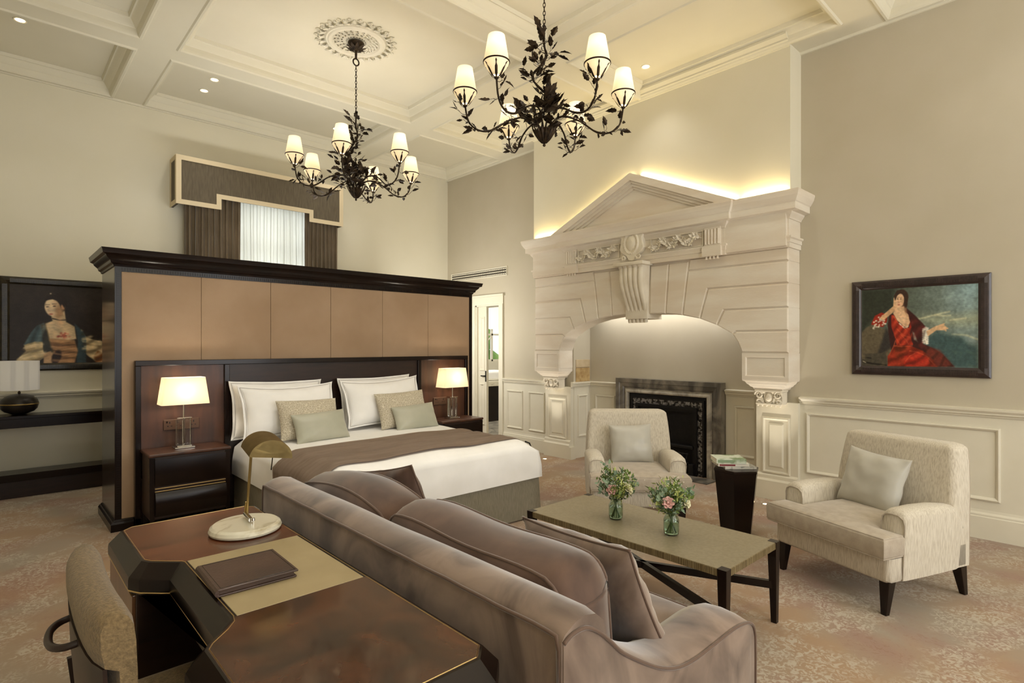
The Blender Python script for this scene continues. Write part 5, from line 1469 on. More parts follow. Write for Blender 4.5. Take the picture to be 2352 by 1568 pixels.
far = [(.481, YBk), (.885, YBk), (.885, 2.70), (.855, 2.735), (.42, 2.735), (.385, 2.70), (.385, 2.285), (.40, 2.255), (.45, 2.205), (.478, 2.18)]
sub(near, ZT + .0004, M_burl, 'veneer_top'); sub(far, ZT + .0004, M_wood, 'veneer_top')
sub([(.481, YA), (.885, YA), (.885, YBk), (.481, YBk)], ZT + .0002, M_dark2, 'inset_border')
b = B(); rbox(b, .493, .872, YA + .002, YBk - .002, ZT - .004, ZT + .0015, .001); obj('leather_inset', b, M_padleather, dk)
b = B(); tube(b, [(x, y, ZT + .0005) for x, y in shrink(top_in, .004)], .0013, 4, closed=True)
tube(b, [(.486, YA + .004, ZT + .0012), (.486, YBk - .004, ZT + .0012)], .0012, 4)
tube(b, [(x, y, ZT - .09) for x, y in offs(top_in, .043)], .003, 5, closed=True)
obj('brass_stringing', b, M_gold, dk)
M_desk = mat('desk_side_veneer', (112, 76, 46), .3, col2=(84, 54, 32), scale=3, stretch=(6, 6, .7), coat=.35, coatr=.12)
for y0, y1 in ((1.0, 1.53), (2.26, 2.765)):
    b = B(); rbox(b, .36, .915, y0, y1, .03, ZT - .098, .006); pd = obj('pedestal', b, M_dark, dk)
    for k in range(3):
        z1 = ZT - .11 - k * .205; 
        b = B(); rbox(b, .350, .362, y0 + .012, y1 - .012, z1 - .195, z1, .003); dr_ = obj('drawer', b, M_desk, dk)
        b = B(); tube(b, [(.349, y0 + .012, z1 - .001), (.349, y1 - .012, z1 - .001)], .002, 5); obj('brass_line', b, M_gold, dr_)
b = B(); box(b, .88, .915, 1.53, 2.26, .03, ZT - .10); obj('modesty_panel', b, M_dark2, dk)
b = B(); rbox(b, .455, .86, 1.54, 2.25, ZT - .16, ZT - .1, .004); obj('centre_drawer', b, M_dark2, dk)
rebase(dk, (.64, 1.88, 0))
# folder
fl = thing('leather_folder', 'closed brown leather folder lying on the beige desk inset', 'folder', (.605, 1.90, ZT + .0025), R(-1.5))
b = B(); rbox(b, -.117, .113, -.118, .118, .0, .006, .002); rbox(b, -.119, .117, -.121, .121, .018, .024, .002)
prism(b, [(-.117, .001), (-.124, .006), (-.126, .012), (-.124, .019), (-.117, .024), (-.114, .02), (-.114, .004)], -.121, .121, 'y'); obj('cover', b, M_folder, fl)
b = B(); rbox(b, -.112, .106, -.113, .113, .006, .018, .001); obj('pages', b, M_folder, fl)
b = B(); tube(b, [(p[0], p[1], .0242) for p in ((-.108, -.112), (.108, -.112), (.108, .112), (-.108, .112))], .0008, 4, closed=True); obj('stitching', b, M_dark2, fl)
# desk lamp
lp = thing('desk_lamp', 'brass half-cylinder desk lamp on an oval white marble base', 'lamp', (.748, 2.375, ZT + .001), R(-42))
# local x = right in view, local y = away
b = B(); S_ = Matrix.Diagonal((1, 1.05, 1, 1))
lathe(b, [(.0, 0), (.118, 0), (.13, .004), (.133, .012), (.128, .024), (.118, .031), (0, .034)], 48, M=S_); obj('marble_base', b, M_marble, lp, smooth=True, angle=25)
b = B(); tube(b, [(-.02, .055, .03), (-.02, .055, .05)], .006, 10); tube(b, [(-.03, .06, .048), (.03, -.02, .046)], .009, 12); tube(b, [(.045, -.035, .032), (.045, -.035, .052)], .003, 8); lathe(b, [(0, .012), (.006, .01), (.007, 0)], 10, c=(.045, -.035, .048)); obj('switch_block', b, M_chrome, lp)
b = B(); tube(b, [(-.022, .058, .045), (-.008, .045, .17), (.006, .035, .30), (.012, .03, .325)], .0055, 10); tube(b, [(-.032, .058, .045), (-.02, .045, .10)], .003, 8); obj('stem', b, M_brass, lp)
b = B(); N = 24; rings = []; L_ = .185; r_ = .068
Mh = T(.085, -.01, .312) @ RZ(-56) @ RY(4) @ RX(-8)
for x in (-L_ / 2, L_ / 2):
    rings.append([b.verts.new(Mh @ Vector((x, r_ * 1.15 * math.cos(PI * i / N), r_ * math.sin(PI * i / N)))) for i in range(N + 1)])
for i in range(N): b.faces.new((rings[0][i], rings[0][i + 1], rings[1][i + 1], rings[1][i]))
b.faces.new(rings[0]); b.faces.new(rings[1][::-1])
bmesh.ops.solidify(b, geom=b.faces[:], thickness=.0018)
obj('lamp_shade', b, M_brass, lp, smooth=True, angle=40)
b = B(); tube(b, [Mh @ Vector((-.015, .03, .0)), Mh @ Vector((-.02, .035, -.075))], .0022, 6); tube(b, [Mh @ Vector((-.05, 0, .02)), Mh @ Vector((.05, 0, .02))], .012, 10); obj('bulb_and_pull', b, M_iron, lp)

# ---------------------------------------------------------------- desk chair
ch = thing('desk_chair', 'tweed upholstered desk chair with dark wood frame at the near left', 'chair', (.44, 1.775, 0), R(0))
# local: chair faces +x (towards the desk), back at -x
b = B(); secs = []
def backsec(z, t0, t1, hw, curve):
    pts = []; K = 12
    for i in range(K + 1):
        u = -1 + 2 * i / K; pts.append((t0 + curve * (u * u) + .012 * (abs(u) ** 8), u * hw))
    for i in range(K, -1, -1):
        u = -1 + 2 * i / K; pts.append((t1 + curve * (u * u) - .012 * (abs(u) ** 8), u * hw))
    return z, pts
for z, x0, x1, hw in ((.44, -.232, -.185, .272), (.55, -.246, -.196, .284), (.70, -.258, -.202, .292), (.79, -.262, -.205, .296), (.805, -.288, -.206, .298), (.85, -.296, -.208, .300), (.885, -.296, -.212, .300), (.906, -.288, -.222, .297), (.916, -.272, -.238, .291)):
    secs.append(backsec(z, x0, x1, hw, .015))
loft(b, secs); obj('backrest', b, M_tweed, ch, smooth=True, angle=60)
b = B(); secs = []
for z, x0, x1, hw in ((.40, -.262, -.230, .262), (.55, -.276, -.244, .278), (.70, -.288, -.256, .288), (.803, -.292, -.26, .294)): secs.append(backsec(z, x0, x1, hw, .015))
loft(b, secs); obj('back_shell', b, M_dark, ch, smooth=True, angle=60)
for s in (-1, 1):
    b = B(); pts = [(-.27, s * .262, 0), (-.235, s * .268, .25), (-.235, s * .276, .44), (-.25, s * .288, .60)]
    sweep(b, smooth_path(pts, 4), [(-.010, -.03), (.010, -.03), (.010, .03), (-.010, .03)], up=(1, 0, 0)); obj('rear_leg', b, M_dark, ch)
    b = B(); loft(b, [(0, rr_section(.21, .235, s * .25 - .0125, s * .25 + .0125, .003, 1)), (.40, rr_section(.20, .245, s * .25 - .0225, s * .25 + .0225, .003, 1))]); obj('front_leg', b, M_dark, ch)
b = B(); rbox(b, -.23, .24, -.265, .265, .36, .42, .006); obj('seat_rail', b, M_dark, ch)
b = B()
pts_ = rr_section(-.20, .27, -.265, .265, .05); pts2 = rr_section(-.19, .26, -.255, .255, .05); pts3 = rr_section(-.15, .22, -.22, .22, .05)
loft(b, [(.42, pts2), (.435, pts_), (.465, pts_), (.482, pts2), (.494, pts3)]); obj('seat', b, M_tweed, ch, smooth=True, angle=60)
b = B(); pts = [(-.28, .085, .79), (-.312, .08, .785), (-.332, .05, .78), (-.338, 0, .775), (-.332, -.05, .78), (-.312, -.08, .785), (-.28, -.085, .79)]
tube(b, smooth_path(pts, 4), .009, 8); obj('pull_handle', b, M_dark, ch, smooth=True, angle=0)

# ---------------------------------------------------------------- armchairs
def armchair(label, loc, rz, seed):
    t = thing('armchair', label, 'armchair', loc, rz, 'cream upholstered armchairs')
    b = B(); loft(b, [(.185, rr_section(-.375, .375, -.335, .35, .03)), (.20, rr_section(-.385, .385, -.350, .36, .03)), (.32, rr_section(-.385, .385, -.345, .36, .03))]); obj('base_rail', b, M_chen, t, smooth=True, angle=50)
    # back
    b = B(); secs = []
    for z, hw, y0, y1, r in ((.19, .385, .22, .385, .03), (.45, .385, .21, .39, .035), (.65, .378, .235, .412, .04), (.80, .366, .262, .43, .045), (.86, .358, .275, .437, .045)):
        secs.append((z, rr_section(-hw, hw, y0, y1, r)))
    rg = loft(b, secs, cap=False)
    # crowned top
    def topring(k, dz, sh):
        pts = rr_section(-.358 + sh, .358 - sh, .275 + sh * .9, .437 - sh * .9, max(.045 - sh * .5, .012))
        return [b.verts.new((x, y, .86 + dz + .03 * (1 - (x / .358) ** 2))) for x, y in pts]
    prev = rg[-1]; n = len(prev)
    for dz, sh in ((.018, .004), (.03, .018), (.036, .04)):
        cur = topring(0, dz, sh)
        for i in range(n): b.faces.new((prev[i], prev[(i + 1) % n], cur[(i + 1) % n], cur[i]))
        prev = cur
    b.faces.new(prev)
    bk = obj('backrest', b, M_chen, t, smooth=True, angle=60)
    b = B()
    for s in (-1, 1): tube(b, [(s * .376, .376, .2), (s * .376, .381, .45), (s * .367, .401, .65), (s * .354, .418, .80), (s * .345, .425, .86), (s * .32, .432, .888)], .0035, 6)
    obj('piping', b, M_seat, bk)
    # arms
    for s in (-1, 1):
        b = B(); rows = []
        for y, zt, flare in ((-.235, .545, .0), (-.225, .565, .004), (-.20, .575, .006), (-.05, .580, .008), (.10, .575, .008), (.22, .560, .006), (.30, .48, -.012), (.35, .34, -.02)):
            xi, xo = .268, .398 + flare
            sec = [(xi, .30), (xi - .003, zt - .06), (xi + .004, zt - .025), (xi + .025, zt - .006), (xi + .06, zt), (xo - .035, zt - .002), (xo - .008, zt - .018), (xo, zt - .045), (xo - .004, .36), (xo - .01, .19), (xi + .03, .19)]
            rows.append([b.verts.new((s * x, y, z)) for x, z in sec])
        for A, C in zip(rows, rows[1:]):
            for j in range(len(A)): b.faces.new((A[j], A[(j + 1) % len(A)], C[(j + 1) % len(A)], C[j]))
        b.faces.new(rows[0]); b.faces.new(rows[-1])
        a_ = obj('arm', b, M_chen, t, smooth=True, angle=50)
        b = B(); sec = [(.30, .19), (.268, .30), (.265, .485), (.272, .522), (.293, .541), (.328, .546), (.363, .545), (.39, .528), (.398, .50), (.394, .36), (.388, .19)]
        tube(b, [(s * x, -.237, z) for x, z in sec], .0032, 6); obj('piping', b, M_seat, a_)
    # T-shaped seat cushion
    o_ = [(-.395, -.405), (.395, -.405), (.395, -.245), (.262, -.24), (.262, .22), (-.262, .22), (-.262, -.24), (-.395, -.245)]
    b = B(); secs = []
    for z, d in ((.322, .02), (.328, .004), (.345, -.004), (.43, -.006), (.447, .004), (.456, .03), (.462, .07)):
        secs.append((z, shrink(o_, d) if d > 0 else offs(o_, -d + .0001)))
    rings = loft(b, secs, cap=False)
    b.faces.new(rings[0]); f = b.faces.new(rings[-1])
    r_ = bmesh.ops.triangulate(b, faces=[f])
    bmesh.ops.subdivide_edges(b, edges=list({e for q in r_['faces'] for e in q.edges}), cuts=3, use_grid_fill=True)
    for v in b.verts:
        if v.co.z > .4619: v.co.z += .018 * max(0, 1 - (v.co.x / .36) ** 2) * max(0, 1 - ((v.co.y + .1) / .33) ** 2)
    scn = obj('seat_cushion', b, M_seat, t, smooth=True, angle=50)
    for z in (.332, .443):
        b = B(); q = shrink(o_, .003); tube(b, [(x, y, z) for x, y in q], .004, 6, closed=True); obj('piping', b, M_seat, scn)
    for sx in (-1, 1):
        for sy, yy in ((-1, -.30), (1, .33)):
            b = B(); x = sx * .345; dy = -.02 if sy < 0 else .05
            loft(b, [(0, rr_section(x - .016, x + .016, yy + dy - .016, yy + dy + .016, .003, 1)), (.19, rr_section(x - .03, x + .03, yy - .03, yy + .03, .003, 1))]); obj('leg', b, M_dark2, t)
    return t
AR = R(249.2)
armchair('cream chenille armchair on the right, angled towards the coffee table', (4.074, 1.089, 0), AR, 1)
armchair('cream chenille armchair in front of the fireplace, facing the camera', (4.10, 2.87, 0), R(-46), 2)
def chair_cushion(loc, rz, label, m, w, dx, roll, seed):
    M = T(*loc) @ Matrix.Rotation(rz, 4, 'Z') @ T(dx, .11, .625) @ RX(-17) @ RY(roll)
    put_pillow('satin_cushion', w, w * .92, .15, M, m, label, 'cushion', 'square satin cushions on the armchairs', seed, wrinkle=.008, pinch=.075)
chair_cushion((4.074, 1.089, 0), AR, 'square silver satin cushion on the right-hand armchair', M_satin, .41, -.03, 4, 41)
chair_cushion((4.10, 2.87, 0), R(-46), 'square silver satin cushion on the armchair before the fireplace', M_satin, .38, .0, -2, 43)

# ---------------------------------------------------------------- coffee table
ct = thing('coffee_table', 'long taupe shagreen coffee table on dark crossed-stretcher legs', 'coffee table', (2.83, 1.912, 0))
hw, hl = .298, .66
b = B(); box(b, -hw, hw, -hl, hl, .412, .440); obj('top', b, M_shagreen, ct)
b = B(); sweep(b, [(-hw, -hl, 0), (hw, -hl, 0), (hw, hl, 0), (-hw, hl, 0)], [(-.004, .404), (.003, .404), (.003, .4385), (-.004, .4385)], closed=True)
obj('ribbed_edge', b, M_shagedge, ct)
b = B()
for k in range(132): 
    y = -hl + .01 * k; box(b, -hw - .0045, -hw - .003, y, y + .005, .405, .437); box(b, hw + .003, hw + .0045, y, y + .005, .405, .437)
for k in range(59):
    x = -hw + .01 * k; box(b, x, x + .005, -hl - .0045, -hl - .003, .405, .437); box(b, x, x + .005, hl + .003, hl + .0045, .405, .437)
obj('edge_reeding', b, M_shagedge, ct)
for sx in (-1, 1):
    for sy in (-1, 1):
        b = B(); cx, cy = sx * (hw - .016), sy * (hl - .016)
        loft(b, [(0, rr_section(cx + sx * .004 - .015, cx + sx * .004 + .015, cy + sy * .004 - .015, cy + sy * .004 + .015, .002, 1)), (.36, rr_section(cx - .023, cx + .023, cy - .023, cy + .023, .002, 1)), (.4408, rr_section(cx - .024, cx + .024, cy - .024, cy + .024, .002, 1))]); obj('leg', b, M_dark2, ct)
for s in (-1, 1):
    b = B(); z_ = .205; sweep(b, [(-hw + .02, s * (hl - .02), z_), (hw - .02, -s * (hl - .02), z_)], [(-.013, -.02), (.013, -.02), (.013, .02), (-.013, .02)]); obj('cross_stretcher', b, M_dark2, ct)

# vases of flowers
def vase(x, y, label, seed):
    random.seed(seed)
    t = thing('flower_vase', label, 'flowers', (x, y, .441), 0, 'glass jars of roses on the coffee table')
    prof = [(0, .002), (.036, .002), (.041, .008), (.043, .03), (.043, .085), (.037, .10), (.032, .108), (.033, .114), (.041, .122), (.043, .128)]
    inn = [(r - .003, z + .003) for r, z in prof[::-1] if r > 0]
    b = B(); lathe(b, prof + inn + [(0, .008)], 28, cap=False); obj('glass_jar', b, M_vglass, t, smooth=True, angle=0)
    b = B(); lathe(b, [(0, .0088), (.033, .0088), (.038, .014), (.0392, .03), (.0392, .075), (0, .075)], 24); obj('water', b, M_water, t, smooth=True, angle=40)
    b = B()
    heads = []
    for k in range(26):
        a = random.uniform(0, 2 * PI); rr = random.uniform(.2, 1) ** .6; 
        h = Vector((math.cos(a) * .105 * rr, math.sin(a) * .105 * rr, .19 + .095 * (1 - rr ** 2) + random.uniform(-.02, .035)))
        a2 = a + PI + random.uniform(-.5, .5)
        p0 = Vector((.02 * math.cos(a2), .02 * math.sin(a2), .015)); p1 = Vector((.012 * math.cos(a), .012 * math.sin(a), .11))
        tube(b, smooth_path([p0, p1, p1.lerp(h, .6) + Vector((0, 0, .01)), h], 3), .0014, 5); heads.append((p1, h))
    obj('stems', b, M_stem, t)
    for gi in range(3):
        b = B()
        for k, (p1, h) in enumerate(heads):
            if k % 3 != gi: continue
            for q in range(30):
                f = random.uniform(.25, 1.1); p = p1.lerp(h, f)
                d = Vector((random.gauss(0, 1), random.gauss(0, 1), random.gauss(.35, .7)))
                d = (d.normalized() + (h - p1).normalized() * .6)
                L = random.uniform(.018, .034) if gi != 2 else random.uniform(.022, .036)
                p = p + Vector((random.gauss(0, .016), random.gauss(0, .016), random.gauss(0, .012)))
                leaf_shape(b, orient(p, d, (0, 0, 1), random.uniform(-1, 1)), L, L * (.16 if gi == 1 else .3 if gi == 0 else .42), .2, nseg=4)
        obj('foliage', b, M_green[gi], t)
    b = B()
    for k in range(110):
        p1, h = random.choice(heads); p = p1.lerp(h, random.uniform(.7, 1.15)) + Vector((random.gauss(0, .024), random.gauss(0, .024), random.gauss(.004, .018)))
        lathe(b, [(0, .003), (.0032, 0), (0, -.003)], 5, c=p)
    obj('filler_blooms', b, M_fleck, t)['kind'] = 'stuff'
    def rose(c, d, s, m):
        b = B(); M0 = orient(c, d)
        # local +y is the bloom axis
        for ring, (n, rad, tilt, L) in enumerate(((5, .30, 15, .62), (6, .62, 38, .78), (7, .92, 62, .85))):
            for k in range(n):
                a = 2 * PI * k / n + ring * .6
                Mp = M0 @ Matrix.Rotation(a, 4, 'Y') @ T(rad * s * .35, -.1 * s, 0) @ RZ(-tilt)
                rows = []
                for i in range(5):
                    v = i / 4; row = []
                    for j in range(5):
                        u = -1 + j / 2; w = s * L * .62 * math.sin(PI * (.18 + .62 * v)); 
                        row.append(b.verts.new(Mp @ Vector((-.22 * s * u * u + .16 * s * v * v * (ring > 0), s * L * v * (1 - .12 * u * u), w * u))))
                    rows.append(row)
                for A, C in zip(rows, rows[1:]):
                    for j in range(4): b.faces.new((A[j], A[j + 1], C[j + 1], C[j]))
        lathe(b, [(0, .5 * s), (.16 * s, .42 * s), (.24 * s, .2 * s), (.2 * s, -.1 * s), (0, -.2 * s)], 10, M=M0 @ RX(-90))
        obj('rose', b, m, t, smooth=True, angle=0)
    vx, vy = SN, -CS   # view right
    rose((-.035 * vx - CS * .065, -.035 * vy - SN * .065, .195), (-.3 * vx - CS * .8, -.3 * vy - SN * .8, .5), .031, M_rose)
    rose((.065 * vx - CS * .045, .065 * vy - SN * .045, .195), (.6 * vx - CS * .5, .6 * vy - SN * .5, .5), .034, M_rosew)
    rose((.085 * vx + CS * .03, .085 * vy + SN * .03, .155), (.9 * vx, .9 * vy, .3), .028, M_rosew)
    rose((.02 * vx - CS * .02, .02 * vy - SN * .02, .25), (.1 * vx - CS * .3, .1 * vy - SN * .3, .9), .022, M_rosew)
vase(2.80, 2.085, 'glass jar of roses and greenery on the coffee table, nearer the bed', 3)
vase(2.795, 1.70, 'glass jar of roses and greenery near the middle of the coffee table', 6)

# ---------------------------------------------------------------- side table and books
st = thing('side_table', 'dark angular tapered pedestal table between the two armchairs', 'side table', (4.375, 2.075, 0), R(20))
def ngon(r, n, a0=0): return [(r * math.cos(2 * PI * i / n + a0), r * math.sin(2 * PI * i / n + a0)) for i in range(n)]
b = B(); loft(b, [(.0, ngon(.125, 6)), (.50, ngon(.178, 6))]); obj('pedestal', b, M_dark2, st)
b = B(); loft(b, [(.50, ngon(.176, 6)), (.503, ngon(.182, 6)), (.52, ngon(.182, 6)), (.523, ngon(.180, 6))]); obj('top', b, M_dark2, st)
def book(x, y, z, w, d, h, rz, mc, label, band=None):
    t = thing('book', label, 'book', (x, y, z), R(rz), 'books on the side table')
    b = B(); rbox(b, -w / 2, w / 2, -d / 2, d / 2, 0, .003, .001); rbox(b, -w / 2, w / 2, -d / 2, d / 2, h - .003, h, .001); rbox(b, -w / 2, w / 2, -d / 2 - .0015, -d / 2 + .002, 0, h, .0012); obj('cover', b, mc, t)
    b = B(); box(b, -w / 2 + .004, w / 2 - .004, -d / 2 + .002, d / 2 - .005, .003, h - .003); obj('pages', b, M_paper, t)
    if band:
        b = B(); box(b, -w / 2 + .01, w / 2 * .1, -d / 2 - .0022, -d / 2 - .0014, h * .2, h * .8); obj('spine_label', b, band, t)
M_bk1 = mat('book_cover_grey', (196, 192, 180), .5, col2=(150, 146, 134), scale=16, sharp=(.5, .56)); M_bk2 = mat('book_cover_ivory', (212, 206, 192), .5); M_bk3 = mat('book_cover_green', (206, 212, 192), .45, col2=(120, 140, 96), scale=9, sharp=(.5, .62))
M_red = mat('oxblood_label', (116, 30, 36), .5); M_gn = mat('sage_label', (132, 152, 118), .5)
book(4.40, 2.09, .5235, .25, .19, .020, -42, M_bk1, 'grey patterned book, lowest of the three on the side table')
book(4.36, 2.12, .5440, .24, .18, .022, -46, M_bk2, 'ivory book with oxblood spine label, middle of the stack on the side table', M_red)
book(4.345, 2.13, .5665, .23, .18, .038, -47, M_bk3, 'thick pale green book, topmost of the stack on the side table', M_gn)
# ---------------------------------------------------------------- ceiling medallion and chandeliers
def medallion(x, y, label):
    t = thing('ceiling_medallion', label, 'ceiling medallion', (x, y, ZC - .0008), 0)
    b = B(); lathe(b, [(.205, 0), (.205, -.012), (.225, -.026), (.25, -.026), (.262, -.018), (.275, -.02), (.285, -.008), (.29, 0)], 64, cap=False); obj('moulded_ring', b, M_white, t, smooth=True, angle=30)
    b = B(); lathe(b, [(0, -.01), (.10, -.012), (.205, -.004)], 48, cap=False); inner = obj('inner_disc', b, M_white, t, smooth=True)
    b = B(); random.seed(2)
    for k in range(24):
        a = 2 * PI * k / 24
        for r0, r1, s in ((.29, .36, 1), (.30, .38, .8)):
            for q in range(2):
                aa = a + (q - .5) * .14
                leaf_shape(b, orient((r0 * math.cos(aa), r0 * math.sin(aa), -.008), (math.cos(aa + (q - .5) * 1.6), math.sin(aa + (q - .5) * 1.6), -.1), (0, 0, -1)), .075 * s, .02, .25, .3, nseg=7)
        lathe(b, [(0, -.02), (.012, -.012), (.014, 0)], 8, c=(.345 * math.cos(a), .345 * math.sin(a), 0))
        pts = [((.36 + .022 * (1 - i / 14) * math.cos(i * .8)) * math.cos(a + .13) - .022 * (1 - i / 14) * math.sin(i * .8) * math.sin(a + .13), (.36 + .022 * (1 - i / 14) * math.cos(i * .8)) * math.sin(a + .13) + .022 * (1 - i / 14) * math.sin(i * .8) * math.cos(a + .13), -.008) for i in range(14)]
        tube(b, pts, .005, 5)
    obj('acanthus_scrolls', b, M_white, t)
    b = B(); b2 = B()
    for k in range(20):
        a = 2 * PI * k / 20
        for r in (.08, .12, .155, .185):
            aa = a + r * 9
            if r > .1: leaf_shape(b, orient((r * math.cos(aa), r * math.sin(aa), -.012), (math.cos(aa + .7), math.sin(aa + .7), -.15), (0, 0, -1)), .04, .012, .3, nseg=5)
            lathe(b2, [(0, -.0005), (.0055, 0)], 6, c=((r + .01) * math.cos(aa + .14), (r + .01) * math.sin(aa + .14), -.0135))
    obj('pierced_leaves', b, M_white, inner); obj('piercings', b2, M_dark2, inner)
CH1 = (2.565, 4.965); CH2 = (2.83, 2.72)
medallion(CH1[0], CH1[1], 'ornate pierced plaster medallion above the farther chandelier')

def chandelier():
    t = thing('chandelier', 'farther bronze leaf chandelier hanging over the bed from the plaster medallion', 'chandelier', (CH1[0], CH1[1], ZC), 0, 'bronze leaf chandeliers with parchment shades')
    # local z measured down from the ceiling; height of the bowl bottom
    zb = 2.885 - ZC; random.seed(12)
    b = B(); lathe(b, [(0, -.02), (.07, -.02), (.078, -.028), (.06, -.06), (.03, -.085), (.012, -.10), (.01, -.17)], 28)
    for k in range(10):
        a = 2 * PI * k / 10; leaf_shape(b, orient((.02 * math.cos(a), .02 * math.sin(a), -.095), (math.cos(a), math.sin(a), .75), (0, 0, -1)), .09, .022, .3, .25, nseg=7)
    obj('canopy_rose', b, M_iron, t, smooth=True, angle=40)
    b = B()
    z = -.20; tube(b, [(.03 * math.cos(2 * PI * i / 16), 0, z - .005 + .032 * math.sin(2 * PI * i / 16)) for i in range(16)], .007, 6, closed=True)
    z = -.255; k = 0; zend = 3.72 - ZC
    while z > zend:
        pts = []
        for i in range(12):
            a = 2 * PI * i / 12; u, w = .008 * math.cos(a), .019 * math.sin(a)
            pts.append((u if k % 2 else 0, 0 if k % 2 else u, z + w))
        sweep(b, pts, circ(.0028, 5), True, up=(0, 1, 0) if k % 2 else (1, 0, 0)); z -= .029; k += 1
    zs = z
    obj('chain', b, M_iron, t)
    # twisting central stem
    b = B(); sp = [(0, 0, zs + .02), (0, 0, zs - .10), (.012, .0, zs - .18), (-.02, .02, zs - .25), (-.075, .03, zs - .32), (-.085, .0, zs - .38), (-.02, -.03, zs - .45), (.05, -.02, zs - .50), (.045, .01, zs - .545), (-.03, .02, zs - .58), (-.085, .0, zs - .62), (-.055, -.02, zs - .69), (-.01, 0, zs - .74)]
    # map the stem into view-aligned axes so the S shows
    def va(p): return Vector((p[0] * SN + p[1] * CS, -p[0] * CS + p[1] * SN, p[2]))
    sp = smooth_path([va(p) for p in sp], 5); tube(b, sp, .0075, 7, scales=[1 - .2 * i / len(sp) for i in range(len(sp))])
    tube(b, [p + Vector((.01 * math.cos(i * .5), .01 * math.sin(i * .5), 0)) for i, p in enumerate(sp)], .004, 5)
    stem = obj('twisted_stem', b, M_iron, t, smooth=True, angle=0)
    def sprig(bm, p, d, n=3, L=.07, twig=.05):
        d = Vector(d).normalized(); tip = p + d * twig + Vector((0, 0, .012))
        tube(bm, smooth_path([p, p + d * twig * .5 + Vector((0, 0, -.004)), tip], 2), .0017, 4)
        for k in range(n):
            dd = d + Vector((random.gauss(0, .55), random.gauss(0, .55), random.gauss(.1, .5)))
            s = random.uniform(.75, 1.25) * L
            q = tip if k == 0 else p.lerp(tip, random.uniform(.4, .95))
            tt = q + dd.normalized() * s * .25; tube(bm, [q, tt], .0011, 4)
            leaf_shape(bm, orient(tt, dd, (0, 0, 1), random.uniform(-1.2, 1.2)), s * .85, s * .24, random.uniform(-.2, .4), .28, nseg=7)
    b = B(); n_s = len(sp)
    for i in range(3, n_s - 3, 1):
        a = random.uniform(0, 2 * PI); dens = 2
        sprig(b, sp[i], (math.cos(a), math.sin(a), random.uniform(-.1, .6)), dens, random.uniform(.07, .105), random.uniform(.03, .085))
    obj('stem_leaves', b, M_iron, stem)
    # bowl of overlapping blades
    b = B(); lathe(b, [(0, zb - .0), (.008, zb + .004), (.011, zb + .012), (.006, zb + .022), (.012, zb + .03), (.03, zb + .045), (.048, zb + .075), (.058, zb + .115), (.052, zb + .12), (.03, zb + .09), (0, zb + .06)], 24)
    for k in range(16):
        a = 2 * PI * k / 16; ca, sa = math.cos(a), math.sin(a); rows = []
        for i in range(7):
            u = i / 6; r = .014 + .056 * math.sin(u * 1.5) ** .8 + .012 * u * u; zz = zb + .028 + .115 * u; w = .0125 * math.sin(PI * min(u + .12, 1)) + .001
            rows.append([b.verts.new((r * ca - w * sa, r * sa + w * ca, zz)), b.verts.new(((r + .008) * ca, (r + .008) * sa, zz)), b.verts.new((r * ca + w * sa, r * sa - w * ca, zz))])
        for A, C in zip(rows, rows[1:]):
            for j in range(2): b.faces.new((A[j], A[j + 1], C[j + 1], C[j]))
    obj('leaf_bowl', b, M_iron, t, smooth=True, angle=50)
    RA = .55; a0 = math.atan2(-SN, -CS)      # angle pointing at the camera
    ps = []
    for k in range(6):
        a = a0 + k * PI / 3 + R(3 * math.sin(k * 2.1)); ca, sa = math.cos(a), math.sin(a)
        up_ = .02 * math.sin(k * 1.7)
        P3 = [(.02, zb + .09), (.05, zb + .16), (.13, zb + .205 + up_), (.25, zb + .175 + up_), (.37, zb + .105), (.46, zb + .10), (.525, zb + .155), (RA, zb + .255 + up_)]
        side = .03 * (1 if k % 2 else -1)
        path = smooth_path([Vector((r * ca - side * math.sin(r * 9) * sa, r * sa + side * math.sin(r * 9) * ca, z)) for r, z in P3], 5)
        b = B(); tube(b, path, .0062, 7); 
        tube(b, [p + Vector((.006 * math.cos(i * .6), .006 * math.sin(i * .6), .004)) for i, p in enumerate(path[4:-6])], .0028, 5)
        ar = obj('arm', b, M_iron, t, smooth=True, angle=0)
        b = B()
        for i in range(8, len(path) - 1, 2):
            aa = random.uniform(0, 2 * PI); sprig(b, path[i], (math.cos(aa), math.sin(aa), random.uniform(-.5, .7)), 2, random.uniform(.055, .085), random.uniform(.02, .06))
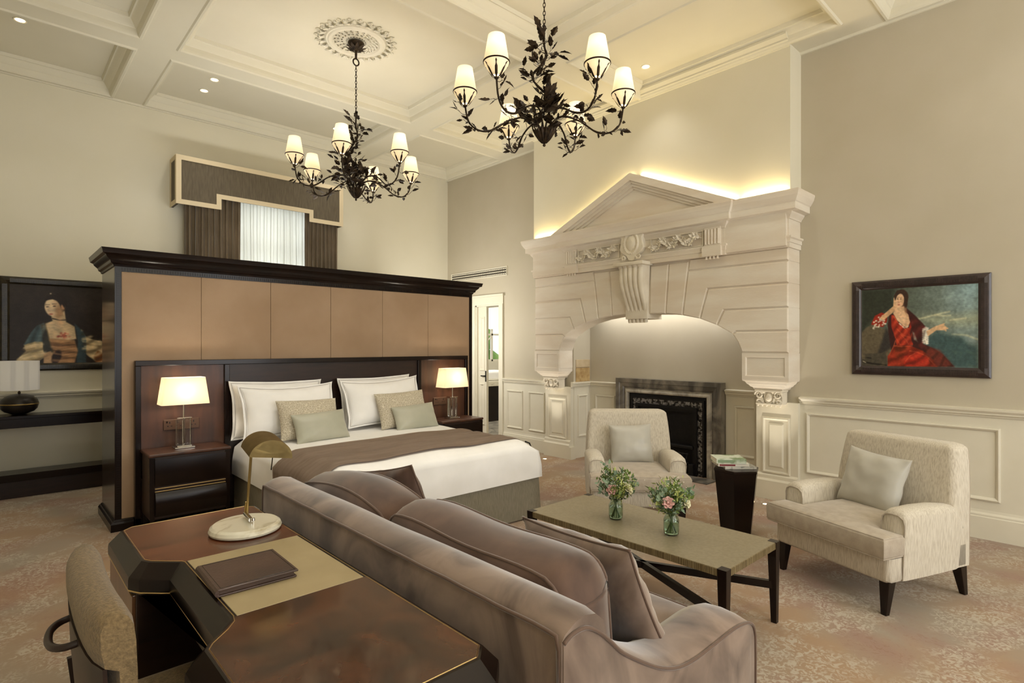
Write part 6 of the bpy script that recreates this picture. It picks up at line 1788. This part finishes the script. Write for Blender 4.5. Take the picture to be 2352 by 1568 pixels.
        for q in range(2): sprig(b, path[5 + q * 4], (random.gauss(0, 1), random.gauss(0, 1), 1.0), 3, .095, .075)
        obj('arm_leaves', b, M_iron, ar)
        top = path[-1]; c = top
        # cup of five serrated leaves
        b = B(); lathe(b, [(0, -.012), (.012, -.008), (.016, .0), (.010, .008), (0, .01)], 12, c=c)
        for q in range(6):
            a2 = 2 * PI * q / 6 + .3; pth = [(.012, .0), (.03, .012), (.048, .04), (.066, .07), (.078, .082)]
            rows = []
            for i, (r, z) in enumerate(pth):
                w = (.003, .008, .0085, .0075, .002)[i]
                rows.append([b.verts.new(c + Vector((r * math.cos(a2) - w * math.sin(a2), r * math.sin(a2) + w * math.cos(a2), z))), b.verts.new(c + Vector(((r + .004) * math.cos(a2), (r + .004) * math.sin(a2), z))), b.verts.new(c + Vector((r * math.cos(a2) + w * math.sin(a2), r * math.sin(a2) - w * math.cos(a2), z)))])
            for A, C in zip(rows, rows[1:]):
                for j in range(2): b.faces.new((A[j], A[j + 1], C[j + 1], C[j]))
        obj('leaf_cup', b, M_iron, ar)
        b = B(); lathe(b, [(.022, .012), (.040, .03), (.064, .062), (.078, .088), (.080, .096), (.066, .175), (.052, .258)], 32, c=c, cap=False)
        sh = obj('lamp_shade', b, M_shade, t, smooth=True, angle=0)
        b = B(); lathe(b, [(.079, .09), (.0835, .092), (.0835, .098), (.079, .1)], 32, c=c, cap=False); obj('shade_ring', b, M_iron, sh, smooth=True)
        ps.append(c)
    return t, ps
ch1, shade_pts = chandelier()
for p in shade_pts: 
    light('candle_bulb', 'POINT', Vector((CH1[0], CH1[1], ZC)) + p + Vector((0, 0, .20)), 4.6, WARM, shadow_soft_size=.03)
ch2 = dup(ch1, (CH2[0], CH2[1], ZC), R(30), 'near bronze leaf chandelier at the top of the view in front of the chimneypiece')
Mr = Matrix.Rotation(R(30), 3, 'Z')
for p in shade_pts:
    light('candle_bulb', 'POINT', Vector((CH2[0], CH2[1], ZC)) + Mr @ p + Vector((0, 0, .20)), 4.6, WARM, shadow_soft_size=.03)
